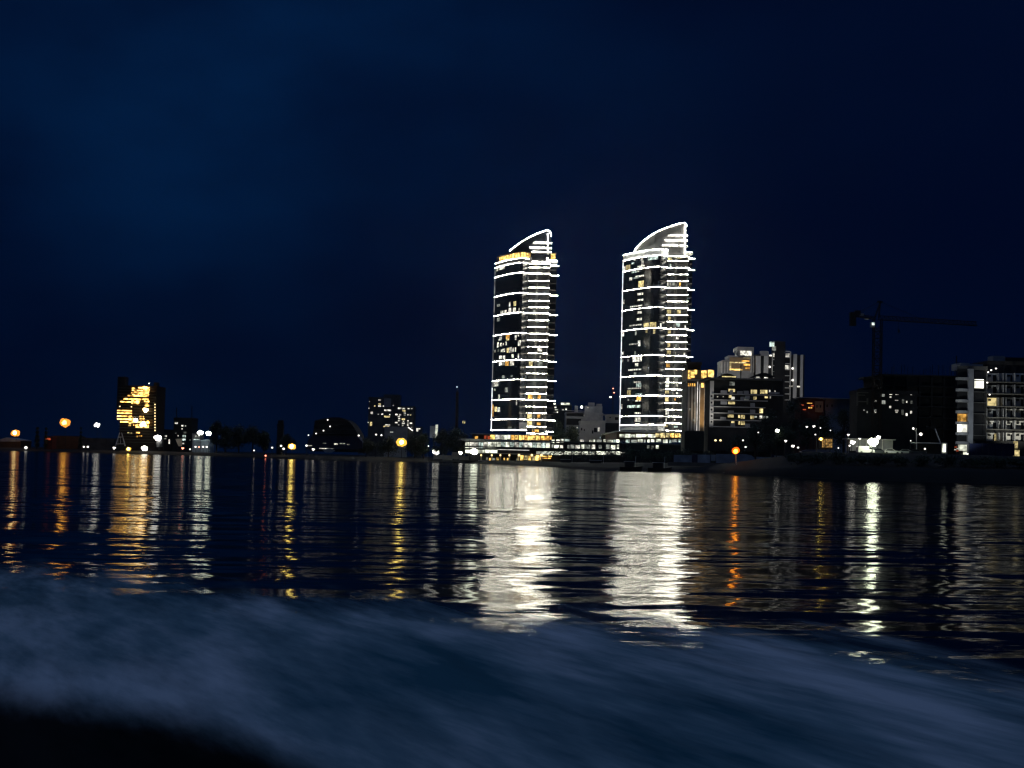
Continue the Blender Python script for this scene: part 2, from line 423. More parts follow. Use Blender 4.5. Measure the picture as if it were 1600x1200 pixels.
# sea bed closes the scene far beyond
# ------------------------------------------------------------------ twin towers
def sail_tower(label, xl, yb, D, F, RS, E, FIN, majors, minors, base_y, ring, crest, mast, crest_strips, crest_mat, edge_led, windows, balcony_windows, extra):
    s = D/F_PX
    O = P(xl, yb, D)
    root = thing('sail_tower', label, 'tower', (O.x + 50*s, D+14, O.z), 'pair of sail topped towers outlined in white lights')
    def dep(u):
        if u <= F: return 26*max(0, 1-u/F)**1.5
        if u <= RS: return 4*(u-F)/(RS-F)
        if u <= E: return 4-1.5*(u-RS)/(E-RS)
        if u <= E+2.5: return 2.5+8*(u-E)/2.5
        return 10.5
    def X(u): return O.x + u*s
    def Z(y, u): return P(xl + u + (yb-y)*math.tan(ROLL), y, D+dep(u)).z
    def plan(u0, u1, out=0.0, step=3.0):
        us = [u0]; q = u0
        keys = [k for k in (F, RS, E, E+2.5) if u0 < k < u1]
        while q+step < u1: q += step; us.append(q)
        us = sorted(set(us + keys + [u1]))
        return [(X(u) - (out*.6 if u < F*.6 else 0), D+dep(u)-out) for u in us]
    ztop = Z(majors[0], F); zb = O.z
    # glazed body: curved front, recessed back wall behind the balconies, deep rear
    front = plan(0, RS)
    body = front + [(X(RS), D+6.5), (X(E), D+6.5), (X(E+1), D+13), (X(FIN-3), D+13), (X(FIN-6), D+30), (X(E-25), D+38), (X(22), D+38)]
    MB().prism(body, zb, ztop).build('curtain_wall', 'glass', root)
    MB().prism([(X(RS+.5), D+6.2), (X(E-.5), D+6.2), (X(E-.5), D+6.5), (X(RS+.5), D+6.5)], zb+1, ztop-.5).build('balcony_wall', 'dark', root)
    MB().bar((X(RS+(E-RS)*.40), D+3.6, zb), (X(RS+(E-RS)*.40), D+3.6, ztop), .55, 8).build('column', 'tower_slab', root)
    MB().bar((X(E-1), D+3.6, zb), (X(E-1), D+3.6, ztop), .4, 8).build('column', 'tower_slab', root)
    def slab(u0, u1, z, name, th=.32, out=.35):
        f = plan(u0, u1, out)
        MB().prism(f + [(X(u1), D+14), (X(u0)+2, max(D+14, D+dep(u0)+1.5))], z-th, z).build(name, 'tower_slab', root)
    def strip(u0, u1, z, h=.62, mat='led', out=.42):
        MB().ribbon(plan(u0, u1, out), z-.05, z-.05+h, .16).build('light_strip', mat, root)
    for y in majors:
        z = Z(y, F)
        slab(0.3, FIN, z, 'floor_slab'); strip(0.3, FIN, z, .24)
    for y in minors:
        z = Z(y, RS+15)
        slab(F-2, FIN-4, z, 'balcony_slab'); strip(RS, E, z, .20)
    for (u0, u1, y, mat) in base_y:
        z = Z(y, F); slab(u0, u1, z, 'base_slab', .3); strip(u0, u1, z, .34, mat)
    # top ring, terrace posts, fins
    ring(root, dict(X=X, Z=Z, plan=plan, dep=dep, D=D, s=s, slab=slab, strip=strip, ztop=ztop))
    # the sail: a thin standing wall on the roof with a lit edge
    def back(x, y):
        u = x - xl - (yb-y)*math.tan(ROLL)
        return max(5.2, dep(max(0, u))+2.5) if u < F else 5.2
    def C(x, y, dd=0): return P(x, y, D+back(x, y)+dd)
    pts = [C(x, y) for x, y in crest]
    yb2 = crest[0][1]+8
    zs = C(crest[0][0], yb2+6).z; n_ = len(pts); mb = MB()
    top = [p.copy() for p in pts]; bot = [Vector((p.x, p.y, zs)) for p in pts]
    th_ = Vector((0, .8, 0)); vv = bot + top + [p+th_ for p in bot] + [p+th_ for p in top]
    ff = []
    for i in range(n_-1):
        ff += [(i, i+1, n_+i+1, n_+i), (2*n_+i+1, 2*n_+i, 3*n_+i, 3*n_+i+1), (n_+i, n_+i+1, 3*n_+i+1, 3*n_+i), (i+1, i, 2*n_+i, 2*n_+i+1)]
    ff += [(0, n_, 3*n_, 2*n_), (n_-1, 3*n_-1, 4*n_-1, 2*n_-1)]
    mb.add(vv, ff).build('sail_wall', crest_mat, root)
    MB().line([p+Vector((0, -.25, .1)) for p in pts], .2).build('sail_edge_light', 'led', root)
    MB().bar(C(mast[0], mast[1], -.5), C(mast[0], mast[2], -.5), .2).build('mast_light', 'led', root)
    for (x0, x1, y) in crest_strips:
        mb = MB(); pbox(mb, x0, x1, y-.45, y+.45, D+4.3, .3); mb.build('light_strip', 'led', root)
        mb = MB(); pbox(mb, x0-1, x1+1, y+1.2, y+2.1, D+4.0, 1.1); mb.build('sail_ledge', 'slab', root)
    if edge_led:
        for (y0, y1, mat) in edge_led:
            p0 = (X(-.6), D+26.3, Z(y1, 0)); p1 = (X(-.6), D+26.3, Z(y0, 0))
            MB().bar(p0, p1, .26).build('edge_light', mat, root)
    # windows on the curved glass
    for (x, y, w, h, mat) in windows:
        u = x - xl - (yb-y)*math.tan(ROLL)
        u = max(1.5, min(RS-1, u))
        z = P(x, y, D+dep(u)).z; hh = h*s/2
        u0, u1 = max(.2, u-w/2), u+w/2
        pl = plan(u0, u1, .06, 2.0)
        MB().ribbon(pl, z-hh, z+hh, .08).build('window', mat, root)
    for (x, y, w, h, mat) in balcony_windows:
        pane(x, y, w, h, D+6.2, mat, root)
    extra(root, dict(X=X, Z=Z, plan=plan, dep=dep, D=D, s=s, zb=zb, slab=slab, strip=strip, F=F, RS=RS, E=E, FIN=FIN))
    return root

def z1(x, y): return (720+x/6, 330+y/6)
def z2(x, y): return (720+x/6, 530+y/6)
def z3(x, y): return (920+x/6, 330+y/6)
def z4(x, y): return (920+x/6, 530+y/6)
def wins(conv, rows):
    out = []
    for x, y, w, h, m in rows:
        px, py = conv(x, y); out.append((px, py, w/6, h/6, m))
    return out
a, b, c, d, e = 'w_white', 'w_dim', 'w_yellow', 'w_orange', 'w_cool'
win1 = wins(z1, [(385,528,50,36,a),(338,545,12,36,a),(460,872,13,42,a),(507,866,22,42,c),(350,883,28,24,b),(385,946,26,28,a),(418,940,20,26,a),
    (460,930,22,46,a),(503,928,24,46,a),(547,922,9,30,a),(350,1015,26,34,b),(372,1188,22,24,a),(440,1178,34,36,d),(515,1184,14,46,a),(540,1165,10,18,a)]) + \
  wins(z2, [(365,4,26,16,a),(440,2,26,18,c),(345,52,15,50,a),(375,50,16,32,a),(396,47,10,20,a),(425,40,10,34,a),(550,36,25,52,a),(316,112,8,24,a),(350,105,12,26,b),
    (380,108,13,24,a),(402,105,22,30,a),(440,103,18,44,c),(465,100,22,52,a),(490,100,15,40,a),(513,97,10,40,a),(370,170,22,32,a),(405,170,22,32,a),(485,158,18,36,a),
    (540,156,10,40,a),(370,230,26,36,a),(400,228,18,34,a),(435,228,32,42,d),(480,226,36,44,a),(398,353,24,28,b),(478,345,16,16,b),(325,417,48,52,a),(428,475,26,42,b),
    (313,475,15,20,a),(357,540,14,46,a),(522,597,10,42,a),(325,656,20,46,c),(354,660,22,42,a),(460,830,36,20,b),(296,640,8,60,d),(296,700,8,50,d)])
bal1 = wins(z1, [(700,500,40,26,c),(690,950,22,50,b)]) + wins(z2, [(655,235,32,48,c),(740,235,50,44,b),(740,97,42,34,a),(650,540,40,38,d),(735,540,28,34,d),(645,722,44,40,c),(730,722,30,30,d),(645,785,44,54,c),
    (730,792,34,26,d),(700,860,60,24,d),(690,650,20,44,b),(745,165,12,20,a)])
maj1 = [410.5, 426, 457.6, 488.4, 520.2, 562.2, 593, 624, 655.2]
min1 = [418.3, 439, 449.6, 470.3, 480.6, 500.9, 511, 532, 542, 552.4, 573.7, 583.8, 605, 615.2, 635.6, 645.8, 666.8]
def ring1(root, k):
    D, Z, plan, strip, slab, X = k['D'], k['Z'], k['plan'], k['strip'], k['slab'], k['X']
    zt = Z(403.6, 44)
    MB().prism(plan(.5, 55) + [(X(55), D+20), (X(8), D+32)], k['ztop'], zt-.3).build('roof_storey', 'dark', root)
    slab(.3, 55, zt, 'terrace_slab'); strip(.3, 55, zt, .26)
    # glass lounge glowing gold behind slim posts, under a thin roof
    z0, zr = zt+.6, Z(392.6, 44)
    MB().ribbon(plan(4, 55, -1.2), z0, zr-.4, .1).build('lounge_glazing', 'w_gold', root)
    MB().prism(plan(2.5, 57, .4) + [(X(57), D+18), (X(10), D+32)], zr-.35, zr).build('lounge_roof', 'brown', root)
    for i in range(12):
        p = plan(3+i*4.6, 3.6+i*4.6, .1)[0]
        MB().box(p[0]-.16, p[0]+.16, p[1]-.16, p[1]+.16, z0, zr-.35).build('post', 'brown', root)
    # matching gold pavilion behind the right-hand fins
    mb = MB(); pbox(mb, 860, 868, 396.5, 403, D+10.6, 4); mb.build('pavilion_glazing', 'w_gold', root)
    mb = MB(); pbox(mb, 859, 869.5, 394.6, 396.2, D+10, 6); mb.build('pavilion_roof', 'brown', root)
    for (x0, x1, y) in ((831,858,408.8),(858,871,407),(856,870,414.4)):
        mb = MB(); pbox(mb, x0, x1, y-.45, y+.45, D+(2 if x0 < 850 else 9.8), .3); mb.build('light_strip', 'led', root)
        mb = MB(); pbox(mb, x0-1, x1+1, y+1.3, y+2.5, D+(2 if x0 < 850 else 9.8), 8); mb.build('floor_slab', 'slab', root)
    mb = MB(); pbox(mb, 826.5, 831, 402, 411, D+1.5, 2); mb.build('post', 'slab', root)
    mb = MB(); pbox(mb, 831, 857, 398, 413, D+6.4, 10); mb.build('roof_core', 'dark', root)
    mb = MB(); pbox(mb, 854, 856, 403, 410, D+1.8, .3); mb.build('light_strip', 'led', root)
def extra1(root, k):
    X, D, zb, plan = k['X'], k['D'], k['zb'], k['plan']
    MB().prism([(X(44), D-.3), (X(56), D-.3), (X(56), D+6), (X(44), D+6)], zb+1.2, zb+4.2).build('entrance_panel', 'white', root)
sail_tower('white lit sail tower with a gold glowing lounge ring under its crest', 767, 672, 776, 44, 54, 86, 101, maj1, min1,
    [(0,56,672.3,'led'),(56,88,677,'led'),(86,98,673.5,'led')], ring1,
    [(796.5,392),(800,389),(806,384.6),(813,379.3),(820,375),(828,370.6),(836,366.8),(845,363.2),(851,361),(855.5,360),(858.5,361.6),(860.5,365),(861.4,370)],
    (856, 365, 397), [(833,862,379),(828,862,386.8),(831,862,393.4)], 'glass',
    [(606,672,'led_cool'),(418,606,'led_faint')], win1, bal1, extra1)

a, b, c, d, e = 'w_white', 'w_dim', 'w_yellow', 'w_orange', 'w_cool'
win2 = wins(z3, [(615,436,86,38,e),(362,540,16,44,a),(405,528,34,48,c),(458,455,15,20,a),(445,490,20,14,e),(520,442,18,40,a),(525,488,20,46,a),(512,516,60,14,a),(455,570,40,18,e),
    (490,560,14,20,a),(500,610,70,16,a),(465,626,50,14,e),(425,636,20,30,a),(512,682,44,58,c),(505,776,46,20,a),(505,832,46,16,a),(470,890,100,11,a),(497,950,36,22,a),(495,1013,40,22,a),
    (465,1068,100,12,a),(552,1066,40,36,c),(610,1062,56,44,c),(680,1070,12,38,a),(555,1122,14,36,c),(620,1126,18,46,c),(353,850,12,40,a),(345,1155,15,40,a),(465,1142,12,44,b)]) + \
  wins(z4, [(492,38,18,56,a),(448,46,76,12,a),(458,130,12,36,b),(355,132,18,26,a),(475,186,74,50,a),(350,204,12,26,b),(400,198,14,24,b),(470,240,26,28,a),(455,286,108,13,a),(456,322,18,26,b),
    (475,402,58,14,a),(486,430,40,34,e),(450,461,108,11,a),(405,502,28,46,c),(486,515,54,10,e),(486,556,34,42,d),(480,578,46,10,a),(325,632,11,46,a),(445,631,108,24,e),(475,693,50,14,a),
    (475,754,46,40,a),(475,800,34,22,a),(585,800,50,26,a),(340,808,16,16,a),(400,570,12,18,b)])
bal2 = wins(z3, [(755,440,46,40,c),(848,432,42,28,c),(765,520,12,50,e),(740,682,12,40,a),(765,686,14,36,a),(855,684,14,36,d),(748,942,46,38,c),(845,942,36,34,c),(755,1002,20,30,c),(830,1062,50,40,e),
    (905,1085,12,26,a),(755,1128,26,34,c),(830,1188,24,24,a),(800,675,40,40,b),(835,855,40,30,b)]) + \
  wins(z4, [(750,56,26,36,c),(830,60,34,34,b),(750,122,36,32,c),(812,130,10,14,a),(743,246,36,34,d),(738,375,30,34,a),(820,375,36,30,b),(726,436,50,26,a),(815,436,42,28,a),(726,496,48,26,c),(828,505,20,16,a),
    (730,562,36,42,c),(805,566,22,22,d),(735,690,30,34,a),(725,752,11,48,a),(720,812,36,22,c),(810,820,42,16,e),(895,142,12,34,a),(886,516,12,30,a),(795,695,12,14,a),(805,755,12,12,a),(880,700,10,20,a)])
maj2 = [399, 416.8, 448.4, 480, 512.5, 554.8, 586.8, 618.2, 650.2]
min2 = [408, 429.2, 439.6, 461, 471.4, 492.6, 503, 524.2, 534.8, 545.4, 565.9, 577, 598, 608.8, 630, 640.4, 661.8]
def ring2(root, k):
    D, Z, plan, strip, slab, X = k['D'], k['Z'], k['plan'], k['strip'], k['slab'], k['X']
    zt, z0 = Z(389.6, 52), k['ztop']
    MB().ribbon(plan(.3, 65, .0), z0+.7, zt, .25).build('parapet_band', 'panel', root)
    strip(.2, 65, zt, .24)
    MB().prism(plan(2, 63, -.6) + [(X(63), D+22), (X(8), D+34)], z0, zt-.8).build('roof_storey', 'dark', root)
    mb = MB(); pbox(mb, 1039.6, 1042, 389, 399, D+1.2, .4); mb.build('light_strip', 'led', root)
    for (x0, x1, y) in ((1071,1082,394),(1071,1081.5,403)):
        mb = MB(); pbox(mb, x0, x1, y-.45, y+.45, D+9.8, .3); mb.build('light_strip', 'led', root)
        mb = MB(); pbox(mb, x0-1, x1+1, y+1.3, y+2.5, D+9.8, 8); mb.build('floor_slab', 'slab', root)
    mb = MB(); pbox(mb, 1042, 1070, 390, 399, D+6.4, 10); mb.build('roof_core', 'dark', root)
    for p, q, en in (((1020, 384), (1030, 372), 1500), ((1055, 392), (1052, 372), 500)):
        ld = bpy.data.lights.new('sail_uplight', 'SPOT'); ld.energy = en*.35; ld.spot_size = R(100); ld.color = (1, .97, .92); ld.shadow_soft_size = .4
        lo = bpy.data.objects.new('sail_uplight', ld); COL.objects.link(lo); lo.parent = root
        a0 = P(p[0], p[1], D-6); b0 = P(q[0], q[1], D+5.2)
        lo.location = a0 - ORG[root.name]
        lo.rotation_euler = (b0-a0).to_track_quat('-Z', 'Y').to_euler()
def extra2(root, k):
    X, D, zb, plan = k['X'], k['D'], k['zb'], k['plan']
    MB().ribbon(plan(.5, 64, .5), zb+1.6, zb+4.2, .2).build('base_parapet', 'panel', root)
    k['strip'](.5, 66, zb+4.2, .24)
    MB().bar((X(k['FIN']-2), D+9.5, zb), (X(k['FIN']-2), D+9.5, zb+27), .3).build('edge_light', 'led_cool', root)
sail_tower('white lit sail tower with a grey panelled crest and bare roof ring', 974.5, 676, 766, 52, 65, 97, 110, maj2, min2,
    [(0,67,676.6,'led'),(67,96,672.4,'led'),(94,107,668.8,'led')], ring2,
    [(991,393),(994,388),(999,382.6),(1006,376),(1014,370),(1023,364.4),(1033,359.4),(1044,355.2),(1056,351.2),(1064,349.2),(1069.5,348.6),(1072,351),(1072.8,355)],
    (1070.2, 354, 398), [(1043.5,1074.5,367.6),(1039.5,1074.5,375.2),(1035,1074.5,383.4)], 'sail_panel',
    [(410,676,'led_cool')], win2, bal2, extra2)
# ------------------------------------------------------------------ builders for the rest of the shore
def building(name, label, cat, x0, x1, yt, D, dd, mat, group=None, wall='wall', zt=None, slant=0.0):
    xm = (x0+x1)/2
    zb = ground(xm, D)-.4
    ztop = P(xm, yt, D).z if zt is None else zt
    s = D/F_PX
    yb = 700
    c = P(xm, yb, D)
    root = thing(name, label, cat, (c.x, D+dd/2, zb), group)
    hw = (x1-x0)*s/2
    sk = slant*dd
    MB().prism([(c.x-hw, D), (c.x+hw, D), (c.x+hw+sk, D+dd), (c.x-hw+sk, D+dd)], zb, ztop).build(wall, mat, root)
    mb = MB()                                            # parapet round the flat roof
    for (a0, a1, b0, b1) in ((-hw-.15, hw+.15, -.15, .25), (-hw-.15, hw+.15, dd-.25, dd+.15), (-hw-.15, -hw+.25, .25, dd-.25), (hw-.25, hw+.15, .25, dd-.25)) if not slant else ((-hw-.15, hw+.15, -.15, .25),):
        mb.box(c.x+a0, c.x+a1, D+b0, D+b1, ztop-.5, ztop+.55)
    mb.build('roof_parapet', mat, root)
    return root
def pb(root, name, mat, x0, x1, y0, y1, D, dd):
    mb = MB(); pbox(mb, x0, x1, y0, y1, D, dd); return mb.build(name, mat, root)
def lit(root, D, rows, name='window'):
    for (x, y, w, h, m) in rows: pane(x, y, w, h, D, m, root, name)

RIM = {'l_sodium': 'rim_sodium', 'l_yellow': 'rim_yellow', 'l_twin':   glow('lamp_twin', (.94, 1, .78), 9),
 'l_warm': 'rim_sodium', 'l_orange': 'rim_orange'}
def lamp(name, label, x, y, r, mat, D, group=None, cluster=0, arm=0.0, cat='lamp', pole=True):
    c = P(x, y, D); rr = r*D/F_PX; zb = ground(x, D)
    zb = min(zb, c.z-1.2)
    root = thing(name, label, cat, (c.x+arm, D+.3, zb), group)
    mb = MB()
    if cluster:
        for i in range(cluster):
            an = 2*math.pi*i/cluster + .4
            mb.ball(c+Vector((math.cos(an)*rr*.72, -.2+.1*(i%2), math.sin(an)*rr*.44)), rr*random.uniform(.38, .6), 1, 8, 5)
        if mat in RIM:
            mb.build('lamp_bloom', RIM[mat], root, True); mb = MB()  # outer balls imitate the bloom round the lamp
        mb.ball(c+Vector((0,-.35,0)), rr*.62, 1, 10, 6)
    else:
        mb.ball(c, rr, .85, 10, 6)
    mb.build('lamp_head', mat, root, True)
    if pole:
        mb = MB(); mb.bar((c.x+arm, D+rr*.8+.1, zb-.3), (c.x+arm, D+rr*.8+.1, c.z+rr*.2), .14, 6, .08)
        if arm: mb.bar((c.x+arm, D+rr*.8+.1, c.z+rr*.3), (c.x, D+rr*.8+.1, c.z+rr*.3), .07)
        mb.build('pole', 'steel', root)
    return root

def tree(x, yb, yt, w, D, label, kind='leaf', name='tree', group=None, dense=1.0, slim=False):
    s = D/F_PX
    c = P(x, yb, D); zg = min(ground(x, D), c.z) if not slim else c.z-1
    zt = P(x, yt, D).z; H = zt-zg; rw = w*s/2
    root = thing(name, label, 'tree', (c.x, D, zg-.2), group)
    rnd = random.Random(int(x*7+yt))
    mb = MB()
    tb = Vector((c.x, D, zg-.2)); fork = Vector((c.x+rnd.uniform(-.3,.3), D+rnd.uniform(-.3,.3), zg+H*.38))
    mb.bar(tb, fork, .045*H*.5+.06, 8, .03*H*.5+.04)
    lobes = []
    nl = 5 if slim else 9
    for i in range(nl):
        if slim:
            q = Vector((c.x, D, zg+H*(.2+.75*i/nl))); lr = rw*(1.05-.75*i/nl)
        else:
            an = 2*math.pi*i/nl+rnd.uniform(-.4,.4); k = rnd.uniform(.25,.62) if i else 0
            hz = rnd.uniform(.28,.78) if i else .82
            q = Vector((c.x+math.cos(an)*rw*k, D+math.sin(an)*rw*k, zg+H*hz)); lr = rw*rnd.uniform(.44,.62)
            lr = min(lr, zt-q.z+.25*lr)
        lobes.append((q, max(lr, .5)))
        mb.bar(fork, q, .02*H*.5+.03, 5, .03)
    mb.build('trunk', 'bark', root)
    mb = MB(); ls = max(.26, .75*s*1.7)
    for q, lr in lobes:
        for i in range(int((160 if slim else 330)*dense)):
            v = Vector((rnd.gauss(0,1), rnd.gauss(0,1), rnd.gauss(0,.85))); v = v.normalized()*lr*rnd.uniform(.15,1.1)
            p = q+v; a0 = Vector((rnd.uniform(-1,1), rnd.uniform(-1,1), rnd.uniform(-.7,.7))).normalized(); b0 = a0.orthogonal().normalized()
            k = ls*rnd.uniform(.6,1.3)
            mb.add([p-a0*k, p+b0*k*.55, p+a0*k, p-b0*k*.55], [(0,1,2,3)])
    cr = mb.build('crown', kind, root)
    return root

def bush(x, yb, w, h, D, label, group):
    s = D/F_PX; c = P(x, yb, D); zg = ground(x, D)
    root = thing('bush', label, 'bush', (c.x, D, zg-.1), group)
    rnd = random.Random(int(x*13+yb)); mb = MB(); st = MB()
    for i in range(5):
        q = Vector((c.x+rnd.uniform(-.35,.35)*w*s, D+rnd.uniform(-1,1), zg+h*s*rnd.uniform(.3,.65))); lr = w*s*rnd.uniform(.2,.3)
        st.bar((c.x, D, zg-.1), q, .05, 5, .02)
        for _ in range(110):
            v = Vector((rnd.gauss(0,1), rnd.gauss(0,1), rnd.gauss(0,.7))).normalized()*rnd.uniform(.3,1.1)
            p = q+Vector((v.x*lr, v.y*lr, v.z*h*s*.36)); a0 = Vector((rnd.uniform(-1,1), rnd.uniform(-1,1), rnd.uniform(-.8,.8))).normalized(); b0 = a0.orthogonal().normalized(); k = rnd.uniform(.2,.42)
            mb.add([p-a0*k, p+b0*k*.5, p+a0*k, p-b0*k*.5], [(0,1,2,3)])
    st.build('stem', 'bark', root); mb.build('foliage', 'leaf', root)

def flood(root, a, b, energy, col=(1,.97,.9), size=80, name='facade_floodlight', soft=.5):
    ld = bpy.data.lights.new(name, 'SPOT'); ld.energy = energy; ld.spot_size = R(size); ld.spot_blend = .8; ld.color = col; ld.shadow_soft_size = soft
    lo = bpy.data.objects.new(name, ld); COL.objects.link(lo); lo.parent = root
    lo.location = Vector(a)-ORG[root.name]; lo.rotation_euler = (Vector(b)-Vector(a)).to_track_quat('-Z', 'Y').to_euler()

# ------------------------------------------------------------------ podium under the towers
rnd = random.Random(5)
D0 = 690
c0, c1 = P(727, 700, D0), P(1117, 700, D0)
zg = 1.2
pod = thing('shopping_podium', 'long terraced shopping podium with bright glazed floors below the two towers', 'shopping centre', ((c0.x+c1.x)/2, D0+60, zg))
zr = P(860, 688.7, D0).z
def pz(x, y, D=D0): return P(x, y, D).z
MB().prism([(c0.x+2, D0+.3), (P(1117,700,D0).x, D0+.3), (P(1117,700,D0).x, D0+132), (c0.x+10, D0+132), (c0.x-1, D0+60)], zg, zr-.6).build('body', 'dark', pod)
# roof terrace slab, following the fall of the picture's horizon is not wanted: it is level
MB().prism([(c0.x-2, D0-1.2), (P(866,700,D0).x, D0-1.2), (P(866,700,D0).x, D0+60), (c0.x-6, D0+60)], zr-.55, zr).build('terrace_slab', 'slab', pod)
MB().prism([(P(866,700,D0).x+.02, D0-.5), (P(1120,700,D0).x, D0-.5), (P(1120,700,D0).x, D0+134), (P(866,700,D0).x+.02, D0+134)], zr-.55, zr-.05).build('roof_slab', 'conc', pod)
pb(pod, 'terrace_pavilion', 'brown', 738, 863, 680.0, 689, D0+10, 118)
pb(pod, 'terrace_pavilion', 'brown', 964, 1084, 676.2, 686.5, D0+10, 118)
pb(pod, 'pavilion_roof', 'slab', 734, 866, 678.2, 679.6, D0+7, 122)
pb(pod, 'pavilion_roof', 'slab', 962, 1086, 674.6, 676.0, D0+8, 121)
def row(x0, x1, y, h, D, mats, wr, gap, dens=1.0, jit=0.0, name='window', proud=.12):
    x = x0
    while x < x1-1.0:
        w = min(rnd.uniform(*wr), x1-x)
        if rnd.random() < dens:
            pane(x+w/2, y+(x-x0)*0+rnd.uniform(-jit, jit), w, h*(1-rnd.uniform(0, .25) if jit else 1), D, rnd.choice(mats), pod, name, proud)
        x += w+rnd.uniform(*gap)
row(742, 766, 683.6, 6, D0+10, ['w_red','w_dim','w_orange'], (3,6), (1,3), .8, .5)
row(766, 798, 683.0, 7.5, D0+10, ['w_pale','w_white','w_pale','w_gold'], (4,8), (.4,1), 1, .3)
row(798, 862, 683.8, 8.5, D0+10, ['w_gold','w_gold','w_orange'], (3,7), (.5,1.3), 1, .3)
row(968, 1024, 681.0, 6, D0+10, ['w_pale','w_pale','w_white'], (5,10), (.3,1), 1, .3)
row(1024, 1062, 680.0, 8, D0+10, ['w_gold','w_gold','w_yellow'], (4,8), (.6,1.6), 1, .3)
row(1062, 1080, 681.2, 6.5, D0+10, ['w_pale','w_yellow'], (3,6), (1,2), .9, .3)
# second floor: continuous pale glazing, turning the corner on the left
for i, x in enumerate([x for x in range(727, 860, 7)]):
    pane(x+3.2, 695.4, 6.3, 9.2, D0, rnd.choice(['w_pale','w_pale','w_cool','w_white']), pod, 'glazing')
pb(pod, 'floor_slab', 'slab', 724.5, 864, 689.5, 690.6, D0-1.3, 2)
pb(pod, 'floor_slab', 'dark', 724.5, 1030, 700.3, 702.4, D0-1.6, 2)
row(862, 1106, 689.0, 5.6, D0, ['w_pale','w_white','w_pale','w_dim','w_cool'], (2.5,9), (.8,3.2), .86, .6)
row(862, 930, 698.3, 7, D0, ['w_pale','w_white','w_dim','w_dim'], (2.5,8), (.8,2.5), .86, .5)
row(930, 968, 698.6, 7, D0, ['w_pale','w_dim'], (2.5,7), (1,3), .75, .6)
row(1000, 1030, 698.6, 6.5, D0, ['w_pale','w_dim'], (3,8), (2,4), .7, .6)
for (x0, x1) in ((838,850),(850.5,880),(881.5,892.5),(894,907.5),(909,929.5),(931.5,954),(956,969)):
    pane((x0+x1)/2, 708, x1-x0, 5.2, D0, 'w_pale', pod, 'glazing')
pane(974, 707.4, 9, 1.2, D0, 'w_white', pod, 'light_strip')
for (x0, x1) in ((727,742),(743,757),(758,777)):
    pane((x0+x1)/2, 705.4, x1-x0, 5, D0, 'w_pale', pod, 'shopfront')
pane(802, 702.9, 50, .9, D0, 'led_dim', pod, 'light_strip', 1.9)
# arcade on the water: columns with lamps, gold interior
pb(pod, 'arcade_ceiling', 'slab', 747, 862, 708.6, 709.8, D0-6, 6)
for x, k in ((751.8,0),(768.4,0),(781.8,0),(795.9,0),(811,1),(831,1),(846,1)):
    pb(pod, 'column', 'cream', x-1.1, x+1.1, 709.8, 720.6, D0-6, .7)
    mb = MB(); mb.ball(P(x, 711.2, D0-6.5), .42 if not k else .55, 1, 8, 5); mb.build('column_lamp', 's_warm', pod)
row(753, 808, 717.5, 5, D0, ['w_orange','w_dim','w_gold','w_dim'], (2,5), (1.5,4), .85, .8, proud=.2)
row(809, 848, 715.5, 8.5, D0, ['w_gold','w_gold','w_orange','w_yellow'], (2.5,6), (.4,1.2), 1, .4, proud=.2)
row(847, 862, 713, 2.2, D0, ['w_gold'], (8,12), (.5,1), 1, .2, proud=2)  # gold light on two terrace steps, drawn as glowing panes
row(847, 861, 716, 1.8, D0, ['w_orange'], (8,12), (.5,1), 1, .2, proud=3)
pb(pod, 'arcade_deck', 'slab', 747, 864, 720.6, 722.2, D0-6.5, 6.5)
pb(pod, 'quay_face', 'conc', 744, 864, 722.4, 727, D0-6, 6)

# ------------------------------------------------------------------ left bank: floodlit frame under construction
D1 = 880
sh = building('construction_building', 'sodium lit concrete frame building under construction with glowing floors', 'building', 186, 242, 604, D1, 22, 'rust', wall='frame')
pb(sh, 'lift_core', 'dark', 183, 194.5, 588.5, 640, D1+3, 8)
pb(sh, 'lift_core', 'dark', 239.5, 244.5, 597.5, 640, D1+2, 6)
for y in [606.5+4.45*i for i in range(20)]:
    pb(sh, 'floor_slab', 'conc', 185, 243, y-.35, y+.35, D1-1.2, 1.3)
for (y, x0, x1) in ((606.4,206,211),(606,216,233),(610,206,232),(614,205,232),(618.4,199,232),(623.6,193,232),(628,187.5,217),(641.6,183,206),(645.6,183,206),(650.4,183,206),(655,183,206),(659.4,188,230),(664.5,208,232)):
    mb = MB(); pbox(mb, x0, x1, y-1.0, y+1.0, D1-1.5, .3); mb.build('floor_lights', 'site_gold', sh)
for (x, y, w, h) in ((229,609,10,9),(226,617,14,10),(212,616,12,8),(213,629,16,7),(222,655,9,10),(205,657,8,9),(222,664,22,9),(229,630,8,8),(203,663,5,5)):
    yy = y-h/2
    while yy < y+h/2-1:
        w_ = w*random.uniform(.55, 1); x_ = x+random.uniform(-.5, .5)*(w-w_)
        mb = MB(); pbox(mb, x_-w_/2, x_+w_/2, yy, yy+random.uniform(1.3, 2.6), D1-.3, .2); mb.build('lit_bay', random.choice(['site_gold','site_gold','w_gold']), sh)
        yy += 3.2
for (x, y, r, m) in ((227,606,4.2,'l_sodium'),(228,641.5,5.4,'l_warm'),(213.5,656.5,5.2,'l_twin'),(224,663.5,5.6,'l_warm'),(232,660,4,'l_sodium'),(233,599,1.2,'l_white'),(215,629,4,'l_sodium'),(205,655,2.6,'l_sodium'),(187.3,635,1.3,'s_warm'),(205,635.4,1.4,'s_warm')):
    mb = MB(); rr = r*D1/F_PX
    for i in range(4): mb.ball(P(x+random.uniform(-.5,.5)*r, y+random.uniform(-.35,.35)*r, D1-2.2), rr*random.uniform(.35,.6), 1, 8, 5)
    mb.build('site_floodlight', m, sh)
